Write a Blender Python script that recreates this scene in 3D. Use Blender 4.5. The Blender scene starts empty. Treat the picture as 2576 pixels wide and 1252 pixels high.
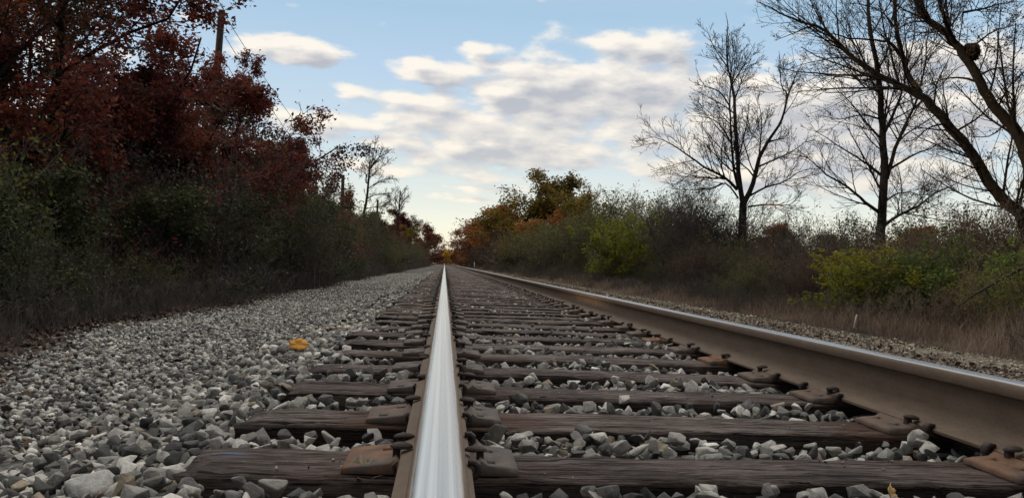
import bpy, bmesh, math, random
import numpy as np
from mathutils import Vector, Matrix

R = math.radians
sc = bpy.context.scene
COL = sc.collection
rng = np.random.default_rng(7)

# ------------------------------------------------------------------ camera
# track: left rail centre line = Y axis, rail top z = 0.  Photo measured on a 2575x1252 copy.
FPX, CX, CY, VX, VY, ROLL = 1935.0, 1287.5, 626.0, 1118.0, 662.0, 0.040
CAMP = np.array([-0.004, 0.0, 0.249])
_d = np.array([VX - CX, -(VY - CY), -FPX]); _d /= np.linalg.norm(_d)
_e = np.array([1.0, -ROLL, 0.0])
_u = np.cross(_e, _d); _u /= np.linalg.norm(_u)
if _u[1] < 0: _u = -_u
_r = np.cross(_d, _u)
MW = np.array([_r, _d, _u])            # camera vector -> world vector
cam = bpy.data.cameras.new('camera'); camo = bpy.data.objects.new('camera', cam); COL.objects.link(camo)
cam.sensor_width = 36.0; cam.sensor_fit = 'HORIZONTAL'; cam.lens = 36.0 * FPX / 2575.0
cam.clip_start = 0.02; cam.clip_end = 6000
m4 = Matrix([list(MW[0]) + [CAMP[0]], list(MW[1]) + [CAMP[1]], list(MW[2]) + [CAMP[2]], [0, 0, 0, 1]])
camo.matrix_world = m4
sc.camera = camo

def ray(px, py):
    return MW @ np.array([px - CX, -(py - CY), -FPX])
def at(px, py, Y):
    """world point at track distance Y seen at photo pixel (2575 wide copy)"""
    v = ray(px, py); return CAMP + v * ((Y - CAMP[1]) / v[1])
def azel(px, py):
    v = ray(px, py); v = v / np.linalg.norm(v)
    return math.atan2(v[0], v[1]), math.asin(v[2])

# ------------------------------------------------------------------ node helper
class NT:
    def __init__(s, tree): s.t = tree; s.n = tree.nodes; s.l = tree.links
    def add(s, typ, **kw):
        n = s.n.new(typ)
        for k, v in kw.items(): setattr(n, k, v)
        return n
    def put(s, sock, v):
        if v is None: return
        if isinstance(v, bpy.types.NodeSocket): s.l.new(v, sock)
        else: sock.default_value = v
    def math(s, op, a, b=None, c=None, clamp=False):
        n = s.add('ShaderNodeMath', operation=op, use_clamp=clamp)
        for i, v in enumerate((a, b, c)): s.put(n.inputs[i], v)
        return n.outputs[0]
    def vec(s, op, a, b=None, c=None):
        n = s.add('ShaderNodeVectorMath', operation=op)
        for i, v in enumerate((a, b, c)): s.put(n.inputs[i], v)
        return n.outputs[1] if op in ('DOT_PRODUCT', 'LENGTH', 'DISTANCE') else n.outputs[0]
    def noise(s, v, scale, detail=4, rough=.55, dist=0.0, out='Fac'):
        n = s.add('ShaderNodeTexNoise'); s.put(n.inputs['Vector'], v)
        s.put(n.inputs['Scale'], scale); s.put(n.inputs['Detail'], detail); s.put(n.inputs['Roughness'], rough); s.put(n.inputs['Distortion'], dist)
        return n.outputs[out]
    def ramp(s, f, stops, interp='LINEAR'):
        n = s.add('ShaderNodeValToRGB'); s.put(n.inputs[0], f); e = n.color_ramp.elements
        n.color_ramp.interpolation = interp
        while len(e) < len(stops): e.new(0.5)
        for el, (p, c) in zip(e, stops):
            el.position = p; el.color = (*(c if not isinstance(c, (int, float)) else (c, c, c)), 1)
        return n.outputs[0]
    def step(s, f, a, b):
        n = s.add('ShaderNodeMapRange', interpolation_type='SMOOTHSTEP'); s.put(n.inputs[0], f)
        s.put(n.inputs[1], a); s.put(n.inputs[2], b); return n.outputs[0]
    def mix(s, f, a, b, mode='MIX'):
        n = s.add('ShaderNodeMix', data_type='RGBA', blend_type=mode)
        s.put(n.inputs[0], f)
        for i, v in ((6, a), (7, b)): s.put(n.inputs[i], (*v, 1) if isinstance(v, tuple) and len(v) == 3 else v)
        return n.outputs[2]
    def scale(s, v, x, y, z):
        n = s.add('ShaderNodeMapping'); s.put(n.inputs[0], v); n.inputs['Scale'].default_value = (x, y, z); return n.outputs[0]

# ------------------------------------------------------------------ world: dusk sky with broken cloud
SUN_AZ, SUN_EL = R(-103), R(4.0)        # azimuth from +Y, negative = left of the track
w = bpy.data.worlds.new('World'); sc.world = w; w.use_nodes = True
N = NT(w.node_tree); N.n.clear()
gen = N.add('ShaderNodeTexCoord').outputs['Generated']
sx = N.add('ShaderNodeSeparateXYZ'); N.put(sx.inputs[0], gen)
AZ = N.math('ARCTAN2', sx.outputs[0], sx.outputs[1]); EL = N.math('ARCSINE', sx.outputs[2])
comb = N.add('ShaderNodeCombineXYZ'); N.put(comb.inputs[0], AZ); N.put(comb.inputs[1], EL)
AE = comb.outputs[0]
BLOBS = [  # photo px, py, half width, half height, weight
    (745, 128, 130, 34, .95), (690, 112, 50, 26, .6), (830, 140, 90, 24, .5), (1195, 126, 55, 15, .62), (1060, 165, 60, 30, .85), (1160, 190, 130, 30, .6),
    (1330, 185, 170, 34, .62), (1520, 105, 130, 20, .6), (1650, 135, 120, 34, .6), (1560, 165, 160, 34, .55),
    (890, 228, 60, 17, .75), (990, 248, 80, 20, .7), (1090, 275, 90, 24, .75), (1180, 305, 80, 22, .6),
    (1330, 245, 130, 48, .8), (1480, 265, 210, 60, .8), (1640, 250, 180, 70, .7),
    (760, 295, 110, 22, .65), (900, 305, 130, 18, .7), (1040, 312, 90, 17, .7), (850, 345, 160, 22, .5),
    (1390, 345, 330, 36, .75), (1500, 400, 340, 30, .7), (1180, 370, 230, 22, .55), (1060, 400, 260, 20, .5),
    (1150, 440, 260, 14, .62), (1200, 474, 230, 9, .72), (1150, 502, 190, 9, .62), (1240, 536, 120, 7, .5), (960, 420, 170, 14, .5),
    (1850, 300, 260, 110, .85), (1750, 400, 240, 40, .6), (2150, 330, 260, 90, .8), (2450, 300, 260, 120, .6), (2300, 180, 200, 60, .6), (2500, 90, 200, 70, .5), (2150, 455, 330, 26, .55), (2000, 520, 500, 14, .4),
    (300, 330, 320, 60, .6), (150, 150, 200, 50, .5), (985, 8, 40, 10, .45), (1350, 88, 60, 10, .3),
]
def vec_el(vec):
    n = N.add('ShaderNodeSeparateXYZ'); N.put(n.inputs[0], vec); return n.outputs[1]
def cloud_density(vec):
    wn = N.noise(N.scale(vec, 9, 26, 1), 1.0, 4, .6, out='Color')
    wv = N.vec('MULTIPLY', N.vec('SUBTRACT', wn, (.5, .5, .5)), (.06, .022, 0))
    p = N.vec('ADD', vec, wv)
    acc = None
    for bx, by, hw, hh, wt in BLOBS:
        a, e = azel(bx, by); sa, se = hw / FPX * 1.15, hh / FPX * 1.15
        q = N.vec('MULTIPLY_ADD', p, (1 / sa, 1 / se, 0), (-a / sa, -e / se, 0))
        g = N.math('POWER', 0.3679, N.vec('DOT_PRODUCT', q, q))
        acc = N.math('MULTIPLY_ADD', g, wt, acc if acc is not None else 0.0)
    def puff(sx_, sy_, sz):
        n = N.add('ShaderNodeTexVoronoi', feature='SMOOTH_F1'); N.put(n.inputs['Vector'], N.scale(N.vec('ADD', vec, N.vec('MULTIPLY', wv, (.5, .5, 0))), sx_, sy_, 1)); n.inputs['Scale'].default_value = 1.0; n.inputs['Smoothness'].default_value = .55
        return N.math('MULTIPLY', N.math('SUBTRACT', .48, n.outputs['Distance']), sz)
    f1 = N.noise(N.scale(vec, 20, 52, 1), 1.0, 6, .6)
    f2 = N.noise(N.scale(vec, 5, 44, 1), 1.0, 5, .55)
    acc = N.math('MULTIPLY', N.math('MINIMUM', acc, 1.1), .88)
    d = N.math('MULTIPLY_ADD', N.math('SUBTRACT', f1, .5), 1.25, acc)
    d = N.math('ADD', d, N.math('ADD', puff(11, 27, .85), puff(27, 60, .5)))
    return N.math('MULTIPLY_ADD', N.math('SUBTRACT', f2, .5), N.math('MULTIPLY_ADD', N.step(vec_el(vec), .22, .08), .55, .30), d)
D0 = cloud_density(AE)
D1 = cloud_density(N.vec('ADD', AE, (-.016, .013, 0)))
alpha = N.step(D0, .27, .82)
elfade = N.step(EL, .012, .06)
alpha = N.math('MULTIPLY', alpha, elfade)
lit = N.math('MULTIPLY_ADD', N.math('SUBTRACT', D0, D1), 1.35, .62)
lit = N.math('SUBTRACT', lit, N.math('MULTIPLY', N.step(D0, .60, 1.35), .55), clamp=True)
sky_grad = N.ramp(N.math('MULTIPLY_ADD', EL, 1 / 1.0, .10, clamp=True), [
    (0.0, (.10, .10, .10)), (.085, (.30, .29, .27)), (.10, (1.08, .96, .68)), (.125, (1.08, 1.0, .77)), (.15, (1.0, 1.0, .84)), (.18, (.86, .91, .84)), (.25, (.66, .79, .88)),
    (.34, (.53, .70, .885)), (.42, (.42, .62, .82)), (.50, (.52, .62, .74)), (.62, (1.12, 1.09, 1.03)), (1.0, (1.95, 1.88, 1.76))])  # upper stops, out of view, are brightened as overhead fill light
azw = N.math('COSINE', N.math('ADD', AZ, R(-2)))
nish = N.add('ShaderNodeTexSky', sky_type='NISHITA', sun_disc=False, sun_elevation=SUN_EL, sun_rotation=SUN_AZ)
nsky = N.mix(1.0, nish.outputs[0], (.10, .10, .10), 'MULTIPLY')
base = N.mix(.06, sky_grad, nsky)
warm = N.mix(N.step(EL, .02, .30), (1.04, .95, .80), (1.02, .95, .855))
cold = N.mix(N.step(EL, .02, .30), (.60, .61, .63), (.48, .49, .545))
cl = N.mix(lit, cold, warm)
skyc = N.mix(N.math('MULTIPLY', alpha, .93), base, cl)
# unseen sky behind the camera, dimmed so camera-facing sides go darker
back = N.math('MULTIPLY', N.step(N.math('COSINE', AZ), .25, -.3), N.step(EL, 1.45, .85))
skyc = N.mix(back, skyc, N.vec('MULTIPLY', skyc, (.13, .135, .15)))
bg = N.add('ShaderNodeBackground'); N.put(bg.inputs[0], skyc); bg.inputs[1].default_value = 1.0
wo = N.add('ShaderNodeOutputWorld'); N.l.new(bg.outputs[0], wo.inputs[0])
w.cycles.sampling_method = 'MANUAL'; w.cycles.sample_map_resolution = 512

sun = bpy.data.lights.new('sun', 'SUN'); sun.energy = 2.0; sun.angle = R(2.0); sun.color = (1.0, .74, .46)
suno = bpy.data.objects.new('sun', sun); COL.objects.link(suno)
sd = Vector((math.sin(SUN_AZ) * math.cos(SUN_EL), math.cos(SUN_AZ) * math.cos(SUN_EL), math.sin(SUN_EL)))
suno.rotation_euler = sd.to_track_quat('Z', 'Y').to_euler()
vs = sc.view_settings; vs.view_transform = 'Standard'; vs.look = 'None'; vs.exposure = 0.0; vs.gamma = 1.0
sc.cycles.max_bounces = 5; sc.cycles.diffuse_bounces = 3; sc.cycles.glossy_bounces = 2; sc.cycles.transmission_bounces = 3
sc.cycles.use_denoising = True; sc.cycles.caustics_reflective = False; sc.cycles.caustics_refractive = False

# ------------------------------------------------------------------ mesh helpers
def mk(name, V, faces, mats, parent=None, midx=None, col=None, smooth=False, loc=None):
    V = np.asarray(V, dtype=np.float32)
    if not isinstance(faces, list): faces = [faces]
    faces = [np.asarray(f, dtype=np.int32) for f in faces if len(f)]
    me = bpy.data.meshes.new(name)
    tot = np.concatenate([np.full(len(f), f.shape[1], np.int32) for f in faces])
    loops = np.concatenate([f.ravel() for f in faces])
    me.vertices.add(len(V)); me.vertices.foreach_set('co', V.ravel())
    me.loops.add(len(loops)); me.loops.foreach_set('vertex_index', loops)
    me.polygons.add(len(tot)); me.polygons.foreach_set('loop_start', (np.cumsum(tot) - tot).astype(np.int32))
    if smooth: me.polygons.foreach_set('use_smooth', np.ones(len(tot), bool))
    for m in (mats if isinstance(mats, (list, tuple)) else [mats]): me.materials.append(m)
    if midx is not None: me.polygons.foreach_set('material_index', np.asarray(midx, np.int32))
    if col is not None:
        a = me.color_attributes.new('tone', 'FLOAT_COLOR', 'POINT')
        c = np.ones((len(V), 4), np.float32); c[:, :3] = col; a.data.foreach_set('color', c.ravel())
    me.update(); me.validate()
    o = bpy.data.objects.new(name, me); COL.objects.link(o)
    if parent is not None: o.parent = parent
    if loc is not None: o.location = loc
    return o
def empty(name, loc=(0, 0, 0)):
    o = bpy.data.objects.new(name, None); o.empty_display_size = .2; COL.objects.link(o); o.location = loc; return o
def tag(o, label, cat, group=None, kind=None):
    if label: o['label'] = label
    if cat: o['category'] = cat
    if group: o['group'] = group
    if kind: o['kind'] = kind
    return o
def copy_tree(o, parent=None):
    c = o.copy(); COL.objects.link(c); c.parent = parent
    for ch in list(o.children): copy_tree(ch, c)
    return c
def unit(v): return v / (np.linalg.norm(v, axis=-1, keepdims=True) + 1e-12)

def tubes(polys, sides_of):
    """polys: list of (pts(k,3), radii(k)) -> V, F ; sides_of(r0) picks the number of sides"""
    buckets = {}
    for p, r in polys: buckets.setdefault((len(p), sides_of(r[0])), []).append((p, r))
    Vs, Fs, off = [], [], 0
    for (k, s), L in buckets.items():
        P = np.array([a for a, b in L]); Rr = np.array([b for a, b in L]); n = len(L)
        T = np.empty_like(P); T[:, 1:-1] = P[:, 2:] - P[:, :-2]; T[:, 0] = P[:, 1] - P[:, 0]; T[:, -1] = P[:, -1] - P[:, -2]
        T = unit(T)
        ref = np.where(np.abs(T[:, :1, 2:3]) > .8, np.array([[[1., 0, 0]]]), np.array([[[0, 0, 1.]]])) * np.ones_like(T)
        A = unit(np.cross(T, ref)); B = np.cross(T, A)
        th = np.arange(s) / s * 2 * np.pi
        ring = P[:, :, None] + Rr[:, :, None, None] * (np.cos(th)[None, None, :, None] * A[:, :, None] + np.sin(th)[None, None, :, None] * B[:, :, None])
        Vs.append(ring.reshape(-1, 3))
        idx = np.arange(n * k * s).reshape(n, k, s) + off
        a = idx[:, :-1]; b = np.roll(a, -1, 2); d = idx[:, 1:]; c = np.roll(d, -1, 2)
        Fs.append(np.stack([a, b, c, d], -1).reshape(-1, 4)); off += n * k * s
    return np.concatenate(Vs), np.concatenate(Fs)

def leaves(g, P, size, flat=0.0, aspect=.5):
    n = len(P)
    a = unit(g.normal(size=(n, 3)) * np.array([1, 1, 1 - .7 * flat])); b = unit(np.cross(a, unit(g.normal(size=(n, 3)) + np.array([0, 0, 2.0 * flat]))))
    s = size * g.uniform(.6, 1.25, (n, 1)); c = np.cross(a, b)
    V = np.stack([P - a * s * .5, P + b * s * aspect * .5 + c * s * .08, P + a * s * .5, P - b * s * aspect * .5 + c * s * .08], 1).reshape(-1, 3)
    return V, np.arange(4 * n).reshape(n, 4)

class Grow:
    def __init__(s, seed, maxlev=3, nc=(8, 6, 5, 4), ratio=(.5, .5, .5, .5), ang=(45, 45, 45, 45), wob=.16, up=.08, tmin=.25, rr=.55, rmin=.003):
        s.g = np.random.default_rng(seed); s.maxlev = maxlev; s.nc = nc; s.ratio = ratio; s.ang = ang; s.wob = wob; s.up = up; s.tmin = tmin; s.rr = rr; s.rmin = rmin
        s.polys = []; s.tips = []; s.lref = None; s.tmax = 1.0
    def limb(s, pts, r0, r1, lev, children=True, L=None):
        pts = np.asarray(pts, float); k = len(pts)
        rad = np.maximum(r0 + (r1 - r0) * np.linspace(0, 1, k) ** .85, s.rmin)
        s.polys.append((pts, rad, lev))
        if L is None: L = np.linalg.norm(np.diff(pts, axis=0), axis=1).sum()
        if lev >= s.maxlev - 1: s.tips.append(pts)
        if children and lev < s.maxlev:
            g = s.g; n = max(1, int(round(s.nc[lev] * g.uniform(.8, 1.2) * (1 if s.lref is None else min(1.5, max(.3, L / s.lref[lev]))))))
            for t in np.sort(g.uniform(s.tmin if lev == 0 else .12, s.tmax, n)):
                f = t * (k - 1); i = min(int(f), k - 2); q = pts[i] + (pts[i + 1] - pts[i]) * (f - i)
                d = unit(pts[i + 1] - pts[i]); rl = rad[i] + (rad[i + 1] - rad[i]) * (f - i)
                x = unit(np.cross(d, g.normal(size=3))); an = R(s.ang[lev] * g.uniform(.6, 1.3))
                nd = d * math.cos(an) + x * math.sin(an)
                ll = L * s.ratio[lev] * (1.15 - .65 * t) * g.uniform(.6, 1.25)
                s.branch(q, nd, ll, max(min(rl * s.rr, ll * .013 + s.rmin), s.rmin), lev + 1)
    def branch(s, p, d, L, r, lev):
        g = s.g; n = (6, 5, 4, 3, 3, 3)[lev]; pts = [p]
        for i in range(n):
            d = unit(d + g.normal(size=3) * s.wob + np.array([0, 0, s.up])); p = p + d * L / n; pts.append(p)
        s.limb(pts, r, max(r * .3, s.rmin * .8), lev, True, L)
    def wood(s, lo, hi):
        P = [(p, r) for p, r, l in s.polys if lo <= l <= hi]
        return tubes(P, lambda r: 10 if r > .06 else 6 if r > .02 else 4 if r > .008 else 3)
    def anchors(s, n, spread):
        g = s.g; T = s.tips; i = g.integers(0, len(T), n); out = np.empty((n, 3))
        allp = [t for t in T]
        lens = np.array([len(t) for t in allp]); off = np.cumsum(lens) - lens; cat = np.concatenate(allp)
        f = np.sqrt(g.uniform(0.05, 1, n)) * (lens[i] - 1); j = np.minimum(f.astype(int), lens[i] - 2); fr = (f - j)[:, None]
        out = cat[off[i] + j] * (1 - fr) + cat[off[i] + j + 1] * fr
        return out + g.normal(size=(n, 3)) * spread

# ------------------------------------------------------------------ materials
def new_mat(name):
    m = bpy.data.materials.new(name); m.use_nodes = True; t = NT(m.node_tree); b = t.n['Principled BSDF']
    return m, t, b
def bump(t, b, h, strength, dist=.01):
    n = t.add('ShaderNodeBump'); n.inputs['Strength'].default_value = strength; n.inputs['Distance'].default_value = dist; t.put(n.inputs['Height'], h); t.l.new(n.outputs[0], b.inputs['Normal'])
def objc(t): return t.add('ShaderNodeTexCoord').outputs['Object']
def pos(t): return t.add('ShaderNodeNewGeometry').outputs['Position']
def island(t): return t.add('ShaderNodeNewGeometry').outputs['Random Per Island']

def leaf_mat(name, cols, patch=.8, trans=.35, rough=.7):
    """cols: list of colours; a patchy noise over the crown and a per-leaf random pick between them"""
    m, t, b = new_mat(name)
    f = t.math('MULTIPLY_ADD', island(t), .55, t.math('MULTIPLY_ADD', t.noise(pos(t), patch, 3), 1.9, -.73), clamp=True)
    k = len(cols); c = t.ramp(f, [((i + .3) / k, q) for i, q in enumerate(cols)])
    t.put(b.inputs['Base Color'], c); b.inputs['Roughness'].default_value = rough; b.inputs['Specular IOR Level'].default_value = .25
    tr = t.add('ShaderNodeBsdfTranslucent'); t.put(tr.inputs[0], c)
    mx = t.add('ShaderNodeMixShader'); mx.inputs[0].default_value = trans
    t.l.new(b.outputs[0], mx.inputs[1]); t.l.new(tr.outputs[0], mx.inputs[2]); t.l.new(mx.outputs[0], t.n['Material Output'].inputs[0])
    return m
def bark_mat(name, c0, c1, sc_=14):
    m, t, b = new_mat(name); p = objc(t)
    n = t.noise(t.scale(p, 1, 1, .25), sc_, 6, .65); c = t.ramp(n, [(.3, c0), (.7, c1)])
    t.put(b.inputs['Base Color'], c); b.inputs['Roughness'].default_value = .9; b.inputs['Specular IOR Level'].default_value = .15; bump(t, b, n, .8, .03)
    return m
M = {}
M['bark'] = bark_mat('bark_grey', (.018, .016, .015), (.06, .055, .05))
M['bark_dark'] = bark_mat('bark_dark', (.013, .011, .010), (.038, .033, .029))
M['twig'] = bark_mat('twig_grey_brown', (.06, .052, .048), (.17, .148, .133), 3)
M['twig_pale'] = bark_mat('twig_pale', (.09, .08, .07), (.2, .18, .16), 4)
M['oak'] = leaf_mat('oak_leaf_red', [(.045, .026, .025), (.085, .030, .028), (.145, .040, .034), (.22, .056, .038), (.28, .095, .046)], .6, .42)
M['oak_dark'] = leaf_mat('oak_leaf_brown', [(.045, .034, .02), (.075, .038, .024), (.13, .045, .028), (.09, .06, .025)], .5, .4)
M['maroon'] = leaf_mat('leaf_maroon', [(.05, .022, .022), (.10, .030, .028), (.17, .042, .036)], .5, .4)
M['green_dk'] = leaf_mat('leaf_dark_green', [(.042, .044, .028), (.055, .068, .03), (.075, .10, .034), (.10, .096, .042)], .6, .3)
M['green'] = leaf_mat('leaf_green', [(.04, .07, .02), (.075, .125, .024), (.12, .18, .03)], .8, .35)
M['olivegreen'] = leaf_mat('leaf_olive_green', [(.06, .06, .022), (.095, .11, .028), (.135, .155, .034), (.16, .13, .04)], .5, .45)
M['yelgreen'] = leaf_mat('leaf_yellow_green', [(.08, .10, .018), (.16, .19, .022), (.25, .27, .028), (.29, .235, .028)], .9, .4)
M['olive'] = leaf_mat('leaf_olive', [(.085, .07, .022), (.15, .12, .028), (.21, .165, .035), (.22, .12, .032)], .45, .5)
M['orange'] = leaf_mat('leaf_orange', [(.10, .036, .016), (.20, .075, .022), (.30, .12, .03), (.36, .17, .035)], .35, .5)
M['rust'] = leaf_mat('leaf_rust', [(.075, .034, .022), (.15, .055, .028), (.22, .085, .034)], .35, .45)
M['gold'] = leaf_mat('leaf_gold', [(.35, .20, .02), (.5, .32, .03), (.6, .42, .05)], .3, .4)
M['brown'] = leaf_mat('leaf_brown', [(.045, .036, .028), (.08, .06, .042), (.12, .085, .055)], .6, .3)
M['litter'] = leaf_mat('leaf_litter', [(.03, .022, .018), (.055, .036, .028), (.10, .06, .045), (.16, .11, .08)], 1.5, .1)
M['dry'] = leaf_mat('dry_grass', [(.15, .108, .082), (.25, .18, .135), (.36, .27, .20)], .8, .3)
M['dry_dk'] = leaf_mat('dry_weed', [(.05, .04, .037), (.09, .072, .064), (.16, .125, .105)], .8, .3)

def stone_mat():
    m, t, b = new_mat('ballast_stone'); p = objc(t)
    a = t.add('ShaderNodeAttribute', attribute_name='tone'); n = t.noise(p, 55, 6, .7); n2 = t.noise(p, 260, 3, .6)
    f = t.math('MULTIPLY_ADD', t.math('SUBTRACT', n, .5), 1.5, t.math('MULTIPLY_ADD', n2, .5, .75))
    mu = t.vec('MULTIPLY', a.outputs['Color'], t.add('ShaderNodeCombineXYZ').outputs[0]); cx = t.n[-1] if False else None
    cb = mu.node.inputs[1].links[0].from_node
    for i in range(3): t.put(cb.inputs[i], f)
    t.put(b.inputs['Base Color'], mu); b.inputs['Roughness'].default_value = .85; b.inputs['Specular IOR Level'].default_value = .25
    bump(t, b, t.math('MULTIPLY_ADD', n2, .4, n), .55, .012); return m
M['stone'] = stone_mat()

def soil_mat(name, c0, c1, c2, sc_, bs=.6):
    m, t, b = new_mat(name); p = pos(t)
    vo = t.add('ShaderNodeTexVoronoi'); t.put(vo.inputs['Vector'], p); vo.inputs['Scale'].default_value = sc_
    n = t.noise(p, sc_ * .08, 6, .6)
    c = t.ramp(t.math('MULTIPLY_ADD', vo.outputs['Color'], .6, t.math('MULTIPLY', n, .45)), [(.15, c0), (.5, c1), (.85, c2)])
    t.put(b.inputs['Base Color'], c); b.inputs['Roughness'].default_value = .95; b.inputs['Specular IOR Level'].default_value = .1
    bump(t, b, t.math('SUBTRACT', n, vo.outputs['Distance']), bs, .03); return m
M['soil'] = soil_mat('soil_with_leaf_mould', (.02, .016, .013), (.045, .034, .027), (.09, .065, .05), 18)
M['bed'] = soil_mat('ballast_bed', (.035, .033, .031), (.11, .107, .10), (.24, .235, .22), 19, 1.0)
M['path'] = soil_mat('fine_gravel', (.10, .085, .068), (.18, .155, .125), (.33, .29, .235), 34, .8)

def wood_mat():
    m, t, b = new_mat('tie_timber'); p = objc(t)
    tint = t.add('ShaderNodeAttribute', attribute_type='OBJECT', attribute_name='tint').outputs['Fac']
    rust = t.add('ShaderNodeAttribute', attribute_type='OBJECT', attribute_name='rust').outputs['Fac']
    rnd = t.add('ShaderNodeObjectInfo').outputs['Random']
    off = t.add('ShaderNodeCombineXYZ'); t.put(off.inputs[0], t.math('MULTIPLY', rnd, 37.0)); t.put(off.inputs[2], t.math('MULTIPLY', rnd, 11.0))
    q = t.vec('ADD', p, off.outputs[0])
    fib = t.noise(t.scale(q, 9, 130, 130), 1.0, 7, .8, .15)
    med = t.noise(t.scale(q, 2.2, 24, 24), 1.0, 5, .65)
    big = t.noise(q, 3.0, 3, .5)
    crk = t.math('MAXIMUM', t.step(t.noise(t.scale(q, 2.6, 60, 60), 1.0, 4, .6, .2), .43, .365), t.step(t.noise(t.scale(q, 7, 110, 110), 1.0, 2, .5, .1), .38, .33))
    f = t.math('MULTIPLY_ADD', fib, .75, t.math('MULTIPLY_ADD', med, .35, t.math('MULTIPLY_ADD', big, .25, -.15)))
    dark = t.ramp(f, [(.40, (.022, .014, .013)), (.51, (.118, .086, .078)), (.63, (.29, .235, .218))])
    grey = t.ramp(f, [(.38, (.040, .028, .023)), (.51, (.185, .145, .122)), (.63, (.40, .345, .305))])
    c = t.mix(tint, dark, grey)
    x = t.add('ShaderNodeSeparateXYZ'); t.put(x.inputs[0], p)
    d1 = t.math('ABSOLUTE', t.math('ADD', x.outputs[0], .7535)); d2 = t.math('ABSOLUTE', t.math('SUBTRACT', x.outputs[0], .7535))
    dr = t.math('MINIMUM', d1, d2); st = t.step(t.math('MULTIPLY_ADD', t.math('SUBTRACT', med, .5), .55, dr), .42, .16)
    c = t.mix(t.math('MULTIPLY', t.math('MULTIPLY', st, rust), t.math('MULTIPLY_ADD', fib, .8, .2)), c, (.14, .050, .022))
    pa = t.add('ShaderNodeAttribute', attribute_type='OBJECT', attribute_name='paint').outputs['Fac']
    pd = t.vec('MULTIPLY', t.vec('ADD', p, (1.225, -.055, 0)), (16, 30, 0)); pf = t.step(t.math('MULTIPLY_ADD', fib, 1.6, t.vec('LENGTH', pd)), 1.7, 1.0)
    c = t.mix(t.math('MULTIPLY', t.math('MULTIPLY', pa, pf), .75), c, (.16, .20, .30))
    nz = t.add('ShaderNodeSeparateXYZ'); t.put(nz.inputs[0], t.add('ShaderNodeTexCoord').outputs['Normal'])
    tar_shade = t.step(t.math('MULTIPLY_ADD', med, .5, nz.outputs[2]), .95, .45)
    c = t.mix(t.math('MULTIPLY', tar_shade, .75), c, (.014, .011, .010))  # sides: creosote tone plus painted shade, masked by which way faces point
    c = t.mix(t.math('MULTIPLY', crk, .93), t.mix(t.math('MULTIPLY', t.step(t.noise(t.scale(q, 3.5, 75, 75), 1.0, 5, .65, .1), .56, .66), .5), c, t.vec('MULTIPLY_ADD', c, (1.5, 1.5, 1.5), (.05, .042, .038))), (.010, .008, .007))
    t.put(b.inputs['Base Color'], c); b.inputs['Roughness'].default_value = .85; b.inputs['Specular IOR Level'].default_value = .25
    bump(t, b, t.math('SUBTRACT', t.math('ADD', fib, med), t.math('MULTIPLY', crk, 1.2)), 1.0, .02); return m
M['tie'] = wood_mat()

def rusty(name, c0, c1, c2, sc_=18, rough=.75, hot2=False):
    m, t, b = new_mat(name); p = objc(t)
    rnd = t.add('ShaderNodeObjectInfo').outputs['Random']
    n = t.noise(p, sc_, 6, .65); n2 = t.noise(p, sc_ * 9, 3, .6)
    hot = t.add('ShaderNodeAttribute', attribute_type='OBJECT', attribute_name='rust').outputs['Fac']
    f = t.math('MULTIPLY_ADD', n2, .3, t.math('MULTIPLY', n, .75))
    c = t.ramp(f, [(.3, c0), (.52, c1), (.75, c2)])
    hotc = t.ramp(f, [(.3, (.055, .026, .015)), (.5, (.15, .068, .030)), (.72, (.25, .125, .055))])
    if hot2:
        h2 = t.add('ShaderNodeAttribute', attribute_type='OBJECT', attribute_name='rust_inner').outputs['Fac']
        xx = t.add('ShaderNodeSeparateXYZ'); t.put(xx.inputs[0], p); sd_ = t.math('GREATER_THAN', xx.outputs[0], 0.0)
        hot = t.math('ADD', t.math('MULTIPLY', hot, t.math('SUBTRACT', 1.0, sd_)), t.math('MULTIPLY', h2, sd_))
    c = t.mix(t.math('MULTIPLY', hot, t.step(t.noise(p, 9, 5, .65), .34, .56)), c, hotc)
    t.put(b.inputs['Base Color'], c); b.inputs['Roughness'].default_value = rough; b.inputs['Metallic'].default_value = .15
    bump(t, b, n2, .35, .0015); return m
M['plate'] = rusty('plate_steel', (.045, .038, .035), (.085, .070, .062), (.13, .105, .09), hot2=True)
M['hole_shade'] = rusty('hole_shade_dark', (.008, .007, .006), (.012, .01, .009), (.02, .016, .014))  # near-black floors of the plate holes: shade painted as colour
M['spike'] = rusty('spike_steel', (.025, .019, .017), (.055, .04, .034), (.10, .07, .055), 40)

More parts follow.
